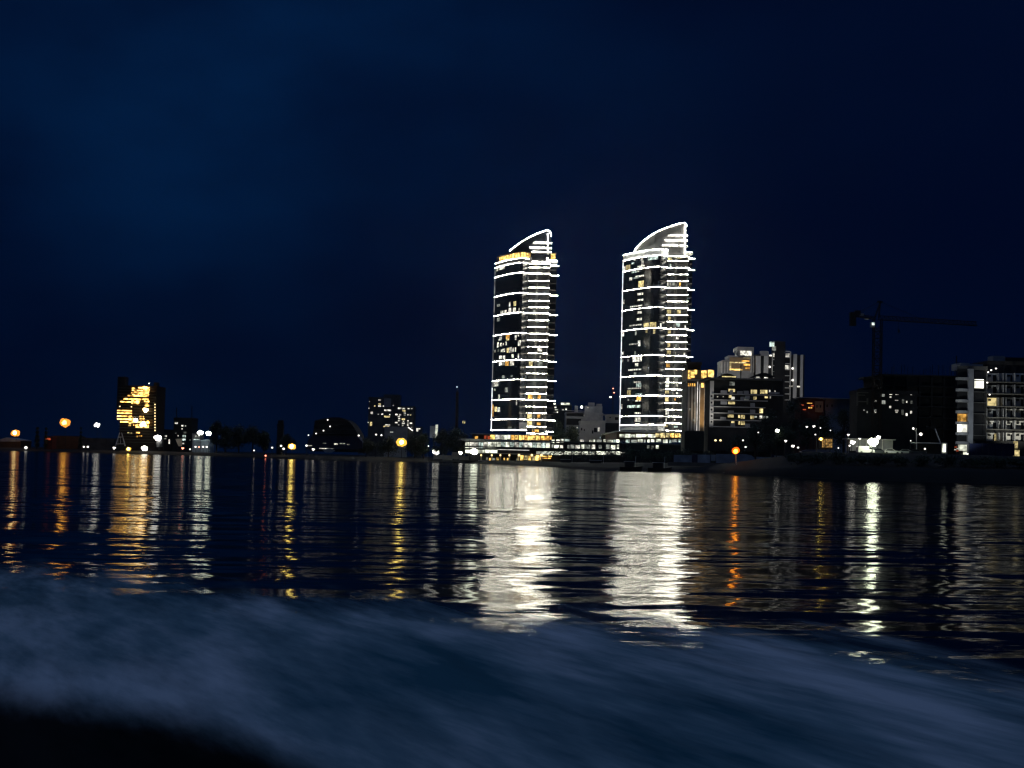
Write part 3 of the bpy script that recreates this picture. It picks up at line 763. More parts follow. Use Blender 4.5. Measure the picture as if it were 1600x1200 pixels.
for i in range(10):
    mb = MB(); mb.ball(P(242.2, 632+4.5*i, D1-2), .42, 1, 6, 4); mb.build('stair_lamp', 's_warm', sh)
mb = MB()
for x in (240.2, 244.2):
    mb.bar(P(x, 700, D1-1.6), P(x+.8, 628, D1-1.6), .12)
for i in range(17): mb.bar(P(240.4, 698-4.3*i, D1-1.6), P(244.6, 694-4.3*i, D1-1.6), .08)
mb.build('scaffold', 'rust', sh)
lit(sh, D1-.5, [(200.5,676.5,3,2.4,'w_yellow'),(205,677,3,2,'w_yellow'),(215.5,676,6,2,'site_gold'),(214,682,3,2,'w_orange'),(219.5,681.5,5,2.4,'w_orange')])

# A-frame derrick by the slipway
Dd = 872
q = P(188, 698, Dd)
dr = thing('derrick_crane', 'pale steel A frame derrick in front of the glowing frame building', 'crane', (q.x, Dd, ground(188, Dd)))
mb = MB()
for (xa, xb) in ((180.5, 187), (195.5, 190)): mb.bar(P(xa, 697, Dd), P(xb, 676, Dd), .42, 6, .3)
mb.bar(P(182.5, 693.5, Dd), P(194, 693.5, Dd), .25); mb.bar(P(185.5, 683, Dd), P(191.5, 683, Dd), .25); mb.bar(P(188.3, 694, Dd), P(188.3, 684, Dd), .2)
mb.build('frame', 'pale_steel', dr)
MB().bar(P(188.5, 678, Dd), P(185, 668, Dd), .25, 6, .15).build('jib', 'steel', dr)
pb(dr, 'base', 'steel', 179, 197, 697, 702, Dd-1, 5)
flood(dr, P(200, 702, Dd-30), P(188, 688, Dd), 900, (.85,.92,1), 50, 'yard_floodlight')

Dm = 905
m1 = building('mast_building', 'dark block with two thin masts and a few lit windows on the left bank', 'building', 270, 299, 654, Dm, 16, 'dark')
lit(m1, Dm, [(275.5,661,4.5,2.6,'w_white'),(284.8,665.3,3.2,2.4,'w_white'),(289.8,665.5,2,1.6,'w_dim'),(284.5,670,2,2,'w_white'),(289,676,5,3,'w_dim'),(288,681.5,5,3.4,'w_cool'),(287.5,687,4.5,3,'w_cool'),(274.5,677,2,1.6,'w_dim'),(278.3,681,1.8,1.8,'w_white'),(286.4,693,2.6,2,'w_white'),(297,687.5,2,1.6,'w_dim')])
for x, yt in ((276, 637), (300, 634)):
    mb = MB(); mb.bar(P(x-.6, 690, Dm+2), P(x, yt, Dm+2), .5, 6, .28); mb.build('mast', 'steel', m1)
pb(m1, 'side_wing', 'dark', 250, 270, 671, 705, Dm+4, 12)
lit(m1, Dm+4, [(255,681.5,4,1.6,'w_dim'),(259.5,681.6,2.2,2.2,'w_white'),(257,685.5,6,1,'w_dim'),(264.5,690,2,7,'w_white')])
# pale oval signs or tanks
q = P(249, 691, 865); tk = thing('storage_tank', 'pale round tank lit by the white lamp beside the dark block', 'tank', (q.x, 865, ground(249, 865)))
mb = MB(); mb.bar(P(249.4, 698.5, 865), P(248.8, 684, 865), 1.6, 14, 1.7); mb.ball(P(248.8, 684, 865), 1.7, .5, 14, 6); mb.build('shell', 'pale_steel', tk, True)
MB().bar(P(249.4, 703, 865), P(249.4, 698, 865), .9, 8).build('stand', 'steel', tk)
q = P(279, 692, 868); tk = thing('billboard', 'slanted pale grey board standing before the dark mast block', 'sign', (q.x, 868, ground(279, 868)))
MB().sheet([P(274,686,868), P(284,685,868), P(284,697,868), P(279,697.5,868)], (0,.4,0)).build('board', 'cream', tk)
mb = MB(); mb.bar(P(277,705,868.6), P(277,690,868.6), .15); mb.bar(P(283,705,868.6), P(283,690,868.6), .15); mb.build('legs_frame', 'steel', tk)
flood(tk, P(283, 702, 855), P(279, 691, 868), 220, (1,.85,.7), 60, 'board_light')
bs = building('boat_shed', 'low blue sided boat shed under twin white floodlights', 'shed', 301, 327, 689, 866, 14, 'bluepanel')
MB().sheet([P(301,689.5,865.6), P(325,686,865.6), P(327,690,865.6), P(301,692,865.6)], (0,14,0)).build('roof', 'bluepanel', bs)
flood(bs, P(316, 680, 852), P(312, 694, 866), 260, (.8,.92,1), 80, 'shed_light')
gb = building('pale_store', 'small pale store house behind the blue boat shed', 'building', 300, 314, 679, 884, 8, 'grey')
lit(gb, 884, [(306,681.6,3,3,'w_dim'),(310.5,681.6,3,3,'w_dim'),(307,687,9,2,'w_cool')])

# far-left bank
q = P(20, 690, 905)
hl = building('warehouse', 'low warehouse with pale sloping roof at the far left bank', 'warehouse', -8, 32, 690, 905, 20, 'brown')
MB().sheet([P(-8,688,904.5), P(10,683.5,904.5), P(32,687.5,904.5), P(32,690,904.5), P(-8,690,904.5)], (0,20.5,0)).build('roof', 'grey', hl)
flood(hl, P(26, 678, 893), P(10, 690, 905), 260, (1,.8,.6), 100, 'yard_light')
rs = building('red_store', 'small red lit store beside two slender dark trees', 'building', 69, 81, 683, 900, 9, 'red')
lit(rs, 900, [(75,685.5,8,4,'w_red')])
flood(rs, P(90, 676, 890), P(75, 688, 900), 25, (1,.6,.45), 70, 'wall_light')
rs = building('long_store', 'long dim brown store under the orange mast lamp', 'building', 83, 122, 682.5, 915, 14, 'brown')
rs = building('quay_shed', 'long low grey quay shed left of the glowing frame building', 'shed', 125, 178, 686, 900, 14, 'conc')
for x, yt, w in ((57.5, 661, 9), (71, 661.5, 7), (125.5, 661, 6)):
    tree(x, 700, yt, w, 896, {57.5:'slender dark tree left of the small red store', 71:'thin dark tree just above the small red store', 125.5:'lone slim dark tree between two mast lamps'}[x], 'leaf', 'cypress_tree', 'slim trees on the left bank', 1, True)
for (nm, lb, x, y, r, m, D, cl) in (
  ('mast_lamp','warm floodlight mast at the far left edge above the warehouse',24,676.5,6,'l_warm',890,6),
  ('mast_lamp','largest orange floodlight mast on the left bank, high above the stores',101.5,660.5,7.5,'l_sodium',895,7),
  ('mast_lamp','small white floodlight mast between orange mast and glowing frame building',152,664,4,'l_white',900,4),
  ('shore_lamp','single white shore lamp low at the left waterline',40.5,699.5,2.6,'s_white',862,0),
  ('shore_lamp','left one of two tiny white lamps side by side on the quay',131,698.2,1.6,'s_white',862,0),
  ('shore_lamp','right one of two tiny white lamps side by side on the quay',137.2,698.2,1.8,'s_white',862,0),
  ('shore_lamp','white lamp at the foot of the A frame derrick',178.6,700,2.6,'s_white',862,3),
  ('shore_lamp','yellow lamp on the waterline before the glowing frame building',201,701.5,3.6,'l_yellow',860,4),
  ('shore_lamp','bright white lamp right of the yellow waterline lamp',226,700.3,4.6,'l_white',860,5),
  ('shore_lamp','big white lamp standing over the pale round tank',246.5,684,5.2,'l_white',862,5),
  ('floodlight','left one of the twin white floodlights above the boat shed',313,676.5,4.2,'l_twin',860,5),
  ('floodlight','right one of the twin white floodlights above the boat shed',326,677,4.0,'l_twin',860,5),
  ('shore_lamp','small warm lamp under the slanted grey board',285.5,700.5,1.8,'s_red',860,3),
  ('shore_lamp','tiny white lamp between slanted board and blue shed',297,702,1.4,'s_white',860,0),
  ('shore_lamp','leftmost of the small white lamps below the blue shed',305.5,698.2,1.6,'s_white',860,0),
  ('shore_lamp','tiny red lamp below the blue shed',311,698.5,1.2,'s_red',860,0),
  ('shore_lamp','white lamp under the middle of the blue shed front',317.4,698.2,1.6,'s_white',860,0),
  ('shore_lamp','rightmost of the small white lamps below the blue shed',323,698.3,1.7,'s_white',860,0),
  ('shore_lamp','faint white lamp in front of the dark tree mass',397,703.8,1.3,'s_white',805,0),
  ('shore_lamp','small white lamp left of the yellow street lamp by the hall',425.3,699.4,1.5,'s_white',735,0),
  ('shore_lamp','slim white lamp just left of the yellow street lamp',439.2,696.6,1.7,'s_white',735,0),
  ('shore_lamp','low white lamp touching the glow of the yellow street lamp',443.2,701.2,1.9,'s_white',735,0),
  ('street_lamp','round yellow street lamp left of the barrel roofed hall',456,697.5,5.8,'l_yellow',732,6),
  ('shore_lamp','pinkish lamp on a mooring at the left waterline',415,712,1.4,'s_red',0,0),
  ('shore_lamp','white lamp on the left end of the low blue hall',479,696.3,1.8,'s_white',728,0),
  ('shore_lamp','bright lamp low before the low blue hall front',489.8,702.3,2.2,'s_white',722,3),
  ('shore_lamp','white lamp high at the left eaves of the barrel roof',482,680,1.1,'s_white',726,0),
  ('shore_lamp','white lamp at the right end of the barrel roof',560.5,680.5,1.5,'s_white',726,0),
  ('shore_lamp','left small lamp under the dark apartment block',587.7,679,1.5,'s_white',760,0),
  ('shore_lamp','right small lamp under the dark apartment block',596,680,1.5,'s_white',760,0),
  ('street_lamp','large yellow street lamp below the dark apartment block',627.5,691,7.2,'l_yellow',716,7),
  ('shore_lamp','tiny lamp under the tall pale billboard',669.5,697,1.1,'s_white',720,0),
  ('quay_lamp','bright white lamp at the left end of the quay fence',681.5,706,5.2,'l_white',708,6),
  ('quay_lamp','white lamp at the right end of the quay fence',719,708,3.2,'l_white',700,4),
  ('quay_lamp','dazzling white lamp before the podium left corner',741,705.5,5.0,'l_twin',681,6),
  ):
    if D == 0: D = shore_D(x)+1.5
    D = max(D, shore_D(x)+1.5)
    lamp(nm, lb, x, y, r, m, D, 'lamps along the left shore', cl)

TL = [(338,706,653,22,850,'tall dark tree right of the twin floodlights'),(352,707,664,34,852,'broad dark tree second in the left tree mass'),(373,708,663,36,842,'round dark tree in the middle of the left tree mass'),
 (394,709,664,36,830,'dark tree with pale patch at the top of the left mass'),(412,710,672,26,815,'low dark tree ending the left tree mass'),(447,708,677,28,780,'low dark tree behind the yellow street lamp by the hall'),
 (572,706,684,34,740,'low dark tree right of the barrel roofed hall'),(607,704,683,40,745,'wide dark tree below the apartment block'),(648,704,681,38,742,'dark tree right of the large yellow street lamp'),
 (662,706,673,22,735,'dark tree just left of the tall billboard'),(691,714,666,30,722,'tall dark tree right of the tall billboard'),(709,716,664,34,724,'tallest dark tree left of the podium'),(724,715,676,26,716,'dark tree touching the podium left corner'),
 (872,686,650,34,800,'dark round tree right of the foot of the gold lounge tower'),(893,686,661,30,806,'smaller dark tree before the pale stepped houses'),(947,686,676,26,790,'low dark tree at the foot of the pale stepped houses'),
 (1152,706,676,36,520,'low dark tree below the white balcony block'),(1180,704,660,42,500,'dark tree under the right half of the white balcony block'),(1206,704,634,44,492,'tall dark tree hiding the end of the white balcony block'),(1238,704,614,40,488,'tallest dark tree below the pier fronted high rise'),
 (1262,703,650,34,470,'dark tree before the red lit house'),(1290,703,643,42,460,'round dark tree below the red lit house'),(1318,703,630,40,452,'tall dark tree left of the tower crane foot'),(1342,702,652,28,450,'narrow dark tree beside the tower crane mast'),(1225,706,668,40,455,'spreading dark tree in front of the tallest dark tree')]
for (x, yb, yt, w, D, lb) in TL: tree(x, yb, yt, w, D, lb, random.choice(['leaf','leaf2']), 'tree', 'dark trees along the shore')
ct = building('water_tower', 'dark tapering tower rising above the left trees', 'tower', 432, 441, 664, 800, 4, 'dark')
MB().prism([(P(433,700,800).x, 800.3),(P(440.5,700,800).x,800.3),(P(440.5,700,800).x,803.7),(P(433,700,800).x,803.7)], P(436,664,800).z, P(436,656.5,800).z).build('tank', 'dark', ct)

# ------------------------------------------------------------------ barrel-roofed hall and the pale hall before it
Dh = 760; s = Dh/F_PX
q = P(524, 700, Dh)
bh = thing('exhibition_hall', 'big dark hall with a rounded barrel roof and tiny lights', 'hall', (q.x, Dh+15, ground(524, Dh)))
prof = [(487,690),(489,676),(491,664),(492,657),(505,654),(518,652),(530,652),(540,655),(548,661),(554,669),(559,678),(562,690)]
MB().sheet([P(x,y,Dh) for x, y in prof], (0,30,0)).build('shell', 'dark', bh)
mb = MB()
for y0, xa, xb in ((657,492,546),(664,491,551),(671,490,555),(678,489,559)): mb.bar(P(xa,y0,Dh-.3), P(xb,y0,Dh-.3), .2)
mb.build('shell_rib', 'steel', bh)
for (x, y) in ((512,656),(515.8,666.3),(505.5,672.8),(494,677.4)):
    mb = MB(); mb.ball(P(x,y,Dh-.7), .36, 1, 6, 4); mb.build('roof_lamp', 's_white', bh)
pb(bh, 'plinth', 'dark', 484, 566, 689, 706, Dh+1, 26)
Dp = 735
ph = thing('boat_hall', 'low dark blue hall with sloping sides and lit strip openings', 'hall', (P(520,700,Dp).x, Dp+10, ground(520, Dp)))
MB().sheet([P(x,y,Dp) for x, y in ((478,698),(481,690),(486,682),(492,680.5),(556,680.5),(566,690),(566,702),(478,702))], (0,20,0)).build('shell', 'navy', ph)
pb(ph, 'roof_edge', 'dark', 484, 558, 680, 681, Dp-.4, .5)
lit(ph, Dp, [(507,692.5,5,.9,'w_dim'),(525,693.8,6,2.4,'w_white'),(535,693,8,1.6,'w_dim'),(544,694.5,4,1.6,'w_dim'),(484,696.3,7,1.3,'w_white'),(506,700.8,14,1.3,'w_white'),(518,700.8,8,1,'w_dim')])
flood(ph, P(500, 704, Dp-25), P(500, 690, Dp), 12, (.8,.9,1), 90, 'apron_light')
q = P(513, 705, 720); bt = thing('covered_boat', 'covered pale boat lying ashore before the low blue hall', 'boat', (q.x, 720, ground(513, 720)))
MB().sheet([P(x,y,720) for x, y in ((504,703),(508,702),(518,702),(523,704),(518,707),(508,707))], (0,2.6,0)).build('hull', 'panel', bt)
MB().sheet([P(x,y,720.3) for x, y in ((508,702),(511,700.8),(516,700.8),(518,702))], (0,2,0)).build('cover', 'bluepanel', bt)

# ------------------------------------------------------------------ dark apartment block with scattered lights
Da = 1000
ab = building('apartment_block', 'dark twin apartment block dotted with small lit windows left of the towers', 'building', 574, 612, 622, Da, 20, 'conc')
pb(ab, 'roof_room', 'conc', 599, 624, 616.5, 660, Da+4, 14)
pb(ab, 'side_wing', 'conc', 613, 646.5, 634.5, 692, Da+2, 18)
pb(ab, 'stair_shaft', 'grey', 600, 611, 622.5, 636, Da-.6, 4)
Z6 = lambda x, y, w, h, m: (460+x/8, 590+y/8, w/8, h/8, m)
lit(ab, Da, [Z6(*r) for r in ((1065,280,30,16,'w_white'),(1065,330,30,14,'w_yellow'),(1065,356,36,16,'w_white'),(1006,355,16,16,'w_yellow'),(1113,356,14,16,'w_white'),(965,440,32,30,'w_white'),(958,578,26,52,'w_yellow'),
  (1050,458,16,12,'w_dim'),(1098,456,24,16,'w_white'),(1165,408,84,20,'w_white'),(1157,487,72,22,'w_yellow'),(1192,462,14,14,'w_white'),(1145,590,20,12,'w_white'),(1178,590,34,14,'w_white'),(1150,612,76,16,'w_yellow'),(1185,638,16,14,'w_white'),(1160,660,20,14,'w_white'),(938,300,10,10,'w_white'),(932,382,10,14,'w_white'),(922,560,12,12,'w_white'))])
lit(ab, Da+2, [Z6(*r) for r in ((1236,348,16,14,'w_white'),(1225,392,10,14,'w_white'),(1225,412,10,12,'w_white'),(1225,440,10,14,'w_white'),(1220,550,9,12,'w_white'),(1220,575,9,12,'w_white'),(1218,600,9,12,'w_white'),(1217,626,9,12,'w_white'),
  (1315,384,40,20,'w_white'),(1365,388,34,18,'w_white'),(1368,416,40,16,'w_yellow'),(1378,444,24,14,'w_white'),(1378,468,26,12,'w_dim'),(1428,388,26,12,'w_white'),(1466,388,18,12,'w_white'),(1424,465,26,16,'w_white'),(1452,467,14,12,'w_yellow'),
  (1275,460,28,18,'w_white'),(1322,464,24,20,'w_white'),(1304,487,26,16,'w_white'),(1310,512,24,16,'w_white'),(1306,538,24,14,'w_white'),(1362,520,42,20,'w_yellow'),(1360,545,24,12,'w_white'),(1360,570,38,16,'w_white'),(1352,596,22,14,'w_white'),
  (1362,624,46,18,'w_white'),(1275,562,34,16,'w_white'),(1302,590,16,14,'w_white'),(1420,540,18,14,'w_white'),(1418,568,16,12,'w_white'),(1418,594,18,14,'w_white'),(1456,570,34,16,'w_white'),(1462,622,16,12,'w_white'))])
MB().bar(P(637.5,667.5,Da-1), P(645,673,Da-1), .35).build('stair_light', 's_white', ab)
hs = building('hillside_house', 'small house with two bright porch lights right of the apartment block', 'house', 648, 658, 668, 960, 10, 'conc')
lit(hs, 960, [(652,671.5,3,5,'w_white'),(655,669.8,4,2,'w_white')])
pt = building('pale_terrace', 'pale terraced house under the apartment block', 'house', 600, 634, 668, 900, 12, 'grey')
lit(pt, 900, [(612,675,5,2,'w_dim')])

# tall billboard
q = P(678, 690, 745)
bb = thing('billboard', 'tall pale billboard with one glowing edge above the quay fence', 'sign', (q.x, 745, ground(678, 745)))
pb(bb, 'panel', 'panel', 671.5, 679, 665.5, 684, 745, .8); pb(bb, 'lit_side', 'w_pale', 680.4, 684, 663.5, 685, 744.6, .8)
mb = MB(); mb.bar(P(678,712,745.5), P(678,683,745.5), .35); mb.build('post', 'steel', bb)
flood(bb, P(676, 694, 733), P(675, 674, 745), 380, (.85,.95,1), 60, 'panel_light')
# mast left of the first tower
q = P(713, 700, 860)
ms = thing('radio_mast', 'thin dark radio mast with a small light at its top', 'mast', (q.x, 860, ground(713, 860)))
MB().bar((q.x, 860, ground(713,860)), P(714.4, 612, 860), .95, 8, .75).build('shaft', 'rust', ms)
MB().bar(P(714.4, 612, 860), P(714.6, 606, 860), .3, 6, .12).build('spike', 'steel', ms)
mb = MB(); mb.ball(P(714, 604.6, 860), .42, 1, 8, 5); mb.build('top_lamp', 's_white', ms)
q = P(724.5, 690, 900)
tl = thing('light_pole', 'dark pole with a small pair of warm lights left of the tower', 'lamp', (q.x, 900, ground(724.5, 900)))
MB().bar((q.x, 900.4, ground(724,900)), P(724.6, 656, 900.4), .16).build('pole', 'steel', tl)
for x in (723.4, 726.2): pane(x, 659.6, 1.1, 4, 900, 'w_yellow', tl, 'lamp_head')

# quay fence
Df = 703
q = P(705, 715, Df)
fe = thing('quay_fence', 'low pale quay fence lit by white lamps left of the podium', 'fence', (q.x, Df, ground(705, Df)))
for (x0, x1, y0, y1) in ((678,691.5,711,717.5),(692.5,705.5,711.5,718),(706.5,717,706.5,717),(718,741,713,719)): pb(fe, 'fence_panel', 'cream', x0, x1, y0, y1, Df, .3)
for x in (677, 692, 706, 717.5, 741.5): pb(fe, 'post', 'grey', x-.5, x+.5, 709, 720, Df-.1, .5)
pb(fe, 'kerb_wall', 'conc', 672, 744, 719.4, 721.4, Df-1, 1.4)

# ------------------------------------------------------------------ pale houses between the towers
Dn = 860
hA = building('stepped_house', 'pale stepped apartment house with terraces between the two towers', 'house', 883, 941, 646, Dn, 18, 'grey')
pb(hA, 'upper_storey', 'grey', 914, 941, 634.5, 650, Dn+2, 12); pb(hA, 'roof_tank', 'grey', 919.5, 929, 629, 636, Dn+4, 6); pb(hA, 'roof_room', 'grey', 932, 940.5, 631, 640, Dn+3, 6); pb(hA, 'stair_tower', 'grey', 898, 903, 634, 648, Dn+3, 5)
pb(hA, 'dark_bay', 'dark', 885, 912, 645, 650.5, Dn-.15, .12); pb(hA, 'balcony_slab', 'slab', 884, 914, 651.4, 652.6, Dn-1.4, 1.4); pb(hA, 'balcony_slab', 'slab', 884, 914, 641.5, 642.4, Dn-1.4, 1.4)
pb(hA, 'dark_bay', 'dark', 885, 908, 654, 664, Dn-.15, .12)
mb = MB(); mb.ball(P(908.8,636,Dn-1), .62, 1.3, 8, 5); mb.build('terrace_lamp', 'l_white', hA)
lit(hA, Dn, [(918.5,637,2,2,'w_white'),(911.7,649,2,1.6,'w_white'),(932.5,646.5,3,2.6,'w_dim')])
Dn2 = 835
hB = building('pale_house', 'pale plastered house with dark windows right behind the podium roof', 'house', 905, 945, 659.5, Dn2, 12, 'white')
pb(hB, 'high_wing', 'white', 922, 945, 657, 682, Dn2-2, 8)
for (x, y, w, h) in ((908.8,670.5,2,4),(930.5,672,5,7),(926,675,2.4,5),(913,672,1.5,3)): pane(x, y, w, h, Dn2-2 if x > 921 else Dn2, 'dark', hB)
lit(hB, Dn2-2, [(935.8,671,3,6,'w_white')]); lit(hB, Dn2, [(901.8,668,1.6,2,'w_white'),(902,671,2,2,'w_dim')])
hC = building('white_house', 'small white house with square dark windows left of the grey crested tower', 'house', 947, 972, 650, Dn2+12, 12, 'white')
for (x, y, w, h) in ((953.5,652.5,2.4,1.8),(963.5,654,5.5,4.5)): pane(x, y, w, h, Dn2+12, 'dark', hC)
pb(hC, 'roof_slab', 'slab', 940, 972, 647.3, 648.3, Dn2+10, 14); pb(hC, 'lower_wall', 'dark', 945, 969, 661, 676, Dn2+8, 6)
hD = building('office_block', 'dark block with bright top strips right beside the gold lounge tower', 'building', 862, 892, 634, 900, 16, 'dark')
pb(hD, 'stair_tower', 'dark', 876, 891, 628.5, 640, 902, 8)
lit(hD, 900, [(864.5,631.4,7,3.4,'w_pale'),(862.8,636.5,2,1.4,'w_white'),(867.8,636.5,3,2,'w_white'),(869.5,640.3,5,1.5,'w_white'),(866,644.4,7,1.2,'w_dim'),(871,644,2,2,'w_white'),(863,652.3,2.4,2,'w_white'),(879.5,640.2,2.6,2,'w_white'),(884.6,639,2.4,3,'w_white')])
pane(883.3, 631.2, 13.5, 3.6, 902, 'w_pale', hD)
flood(hA, P(915, 653, 838), P(912, 645, Dn), 1500, (1,.96,.85), 110, 'street_floodlight')
flood(hB, P(930, 674, 788), P(925, 668, Dn2), 2600, (1,.95,.82), 100, 'terrace_floodlight')
rm = thing('lattice_mast', 'thin lattice mast with red and white lights just left of the grey crested tower', 'mast', (P(957,690,930).x, 930, ground(957, 930)))
mb = MB()
for dx in (-1.6, 1.6): mb.bar(P(957+dx,690,930), P(957.5+dx*.3,604,930), .14, 5)
for i in range(12): mb.bar(P(955.6+.1*i, 690-7*i, 930), P(958.4-.1*i, 683-7*i, 930), .08, 4)
mb.build('lattice', 'rust', rm)
for (x, y, r, m) in ((958,607,.36,'s_red'),(959.5,613.5,.36,'s_red'),(954,620.4,.62,'s_white')):
    mb = MB(); mb.ball(P(x,y,929.5), r*1.3, .7, 8, 5); mb.build('signal_lamp', m, rm)
MB().bar(P(952,620.4,929.5), P(958,620.4,929.5), .2).build('lamp_arm', 'steel', rm)

# ------------------------------------------------------------------ hotel, balcony block, high rises right of the towers
Dk = 640
ho = building('hotel_tower', 'tall block with a gold lit crown and one bronze lit pier right of the towers', 'building', 1072, 1112, 594, Dk, 20, 'conc')
pb(ho, 'crown_storey', 'ochre', 1073.5, 1116, 578, 594, Dk-1.5, 18); pb(ho, 'crown_roof', 'brown', 1072, 1097, 565.5, 570, Dk+1, 14); pb(ho, 'crown_drum', 'brown', 1074, 1095, 569, 579, Dk+2, 12)
pb(ho, 'crown_slab', 'cream', 1072, 1119, 592.6, 594.8, Dk-2.2, 20)
ZH = lambda x, y, w, h, m: (1050+x*.18333, 510+y*.18333, w*.18333, h*.18333, m)
lit(ho, Dk-1.6, [ZH(*r) for r in ((165,405,56,60,'w_gold'),(200,390,28,40,'w_gold'),(262,410,24,64,'w_gold'),(285,405,20,60,'w_gold'),(332,400,50,58,'w_gold'),(150,440,30,24,'w_orange'),(345,430,24,30,'w_yellow'))])
lit(ho, Dk, [ZH(*r) for r in ((142,498,12,28,'w_orange'),(160,498,9,26,'w_orange'),(176,498,9,26,'w_orange'),(194,498,9,26,'w_orange'),(312,490,34,34,'w_red'))])
pb(ho, 'bronze_pier', 'ochre', 1093.6, 1100.6, 594.5, 673.5, Dk-1.6, 1.6)
for x, w in ((1093.0, .5), (1101.2, .8), (1089.5, 1.0)): pb(ho, 'pier_light', 'led_dim', x-w/2, x+w/2, 596 if x < 1092 else 600, 673, Dk-1.9, .3)
pane(1097.8, 602, 4, 7, Dk-1.6, 'w_gold', ho)
for x in (1076, 1081, 1086, 1105.5, 1110): pb(ho, 'pier', 'grey', x-1.3, x+1.3, 604, 673, Dk-.8, .8)
for (x, y) in ((1085,629),(1084.5,656),(1078,640)): pane(x, y, 1.2, 4, Dk-.82, 'w_dim', ho)
flood(ho, P(1097, 682, Dk-14), P(1097, 640, Dk), 7000, (1,.72,.38), 46, 'pier_uplight')
flood(ho, P(1080, 682, Dk-16), P(1082, 640, Dk), 1300, (1,.93,.8), 60, 'wall_uplight')
pb(ho, 'plinth', 'dark', 1070, 1121, 674, 705, Dk-3, 3)
Dw = 580
wb = building('balcony_block', 'white mid rise block with long balconies and yellow windows under a dark roof', 'building', 1109, 1222, 594, Dw, 18, 'dark')
pb(wb, 'end_spine', 'white', 1109.4, 1115, 595, 668, Dw-1.2, 1.1)
pb(wb, 'roof_slab', 'conc', 1104, 1222, 591, 593.4, Dw-2.5, 22)
for (y, x0, x1) in ((616.4,1112,1224),(625.6,1111.5,1200),(636,1111,1196),(645.8,1111,1192),(656.6,1110.5,1190),(667,1110.5,1176)): pb(wb, 'balcony_slab', 'slab', x0, x1, y-.75, y+.75, Dw-1.8, 1.75)
for (x, y, w, h) in ((1131,612.5,10,5),(1143,612.5,5,6),(1156,613.5,9,5),(1166,613,8,5),(1168,621,7,6),(1131,629.5,10,5),(1176,633,7,7),(1142,644,9,5),(1176,643,8,6),(1130,654,9,5),(1145,664,7,6),(1168,665,8,6),(1160,623,6,6),(1210,614,16,3)): pb(wb, 'balcony_panel', 'grey', x-w/2, x+w/2, y-h/2, y+h/2, Dw-1.7, .2)
ZW = lambda x, y, w, h, m: (1090+x*.13333, 520+y*.13333, w*.13333, h*.13333, m)
lit(wb, Dw, [ZW(*r) for r in ((400,675,76,36,'w_yellow'),(382,748,36,30,'w_yellow'),(415,765,40,36,'w_white'),(398,822,80,30,'w_yellow'),(388,975,70,34,'w_yellow'),(530,985,46,44,'w_yellow'),(487,980,22,34,'w_yellow'),(415,1056,42,40,'w_yellow'),(487,1056,22,38,'w_yellow'),(530,1058,46,42,'w_yellow'),
  (660,690,72,46,'w_yellow'),(775,692,84,46,'w_yellow'),(845,684,16,30,'w_white'),(908,690,14,34,'w_white'),(672,765,40,34,'w_yellow'),(805,755,36,22,'w_yellow'),(852,758,14,24,'w_white'),(745,915,42,52,'w_yellow'),(640,990,44,42,'w_yellow'),(680,985,30,20,'w_dim'),(742,990,36,40,'w_white'),(795,988,60,26,'w_dim'),
  (235,748,16,16,'w_white'),(300,748,14,16,'w_white'),(405,596,60,44,'w_dim'),(645,930,60,40,'w_dim'),(560,770,80,40,'w_dim'))])
for y in (619,629,640,650,659): pane(1111.8, y, 2.6, 3, Dw-1.2, 'dark', wb)
for x0, w, y0 in ((1121,31,583.5),(1175,36,582.5)):
    pts = [(x0+w*i/10, y0+6.5-6.5*math.sin(math.pi*i/10)) for i in range(11)]
    MB().sheet([P(x,y,Dw+2) for x, y in pts], (0,7,0)).build('roof_canopy', 'dark', wb)
lit(wb, Dw+1.6, [(1139,588.6,22,1.8,'w_yellow'),(1184,589.3,6,1.2,'w_white'),(1197,590,6,1.4,'w_white')])
pb(wb, 'roof_pipe', 'steel', 1157, 1158.4, 570, 592, Dw+3, .5); pb(wb, 'plinth', 'dark', 1106, 1200, 668.6, 705, Dw-3, 3)
flood(wb, P(1108, 678, Dw-14), P(1113, 632, Dw), 4500, (1,.97,.9), 50, 'end_wall_floodlight')
flood(wb, P(1160, 672, Dw-32), P(1150, 630, Dw), 2600, (1,.97,.92), 80, 'front_floodlight')
De = 700
hr = building('stepped_tower', 'grey stepped apartment tower with a warm lit bay behind the white block', 'building', 1127, 1181, 565, De, 18, 'grey', wall='lower_wall')
pb(hr, 'middle_step', 'grey', 1138, 1153, 555.5, 566, De, 12); pb(hr, 'upper_step', 'grey', 1154, 1178, 543, 566, De+1, 12)
pb(hr, 'roof_slab', 'slab', 1152.5, 1178, 542, 547.8, De-.6, 14)
for x in (1128.2, 1132.6, 1136.4): pb(hr, 'pier', 'white', x-.8, x+.8, 565, 582, De-1, 1)
for x in (1174, 1177.8): pb(hr, 'pier', 'white', x-.9, x+.9, 556, 582, De-1, 1)
pb(hr, 'warm_bay', 'ochre', 1140, 1172, 558.5, 579, De-.3, .25)
lit(hr, De-.3, [(1153,566.5,26,1.8,'w_yellow'),(1165,564,12,2,'w_orange'),(1167,570,10,3,'w_orange'),(1150,577.5,20,2.4,'w_gold'),(1141.4,572,2.6,12,'w_yellow'),(1168,575,7,3,'w_orange'),(1168,559.3,12,1,'w_yellow')])
lit(hr, De+1, [(1160.5,551.5,7,7,'w_white'),(1169.3,552.3,10,8,'w_white')])
flood(hr, P(1150, 592, De-16), P(1150, 565, De), 1700, (1,.95,.85), 90, 'roof_floodlight')
Dg = 690
pg = building('pier_tower', 'high rise with tall pale vertical piers and a black lift shaft', 'building', 1181, 1255, 556, Dg, 18, 'dark')
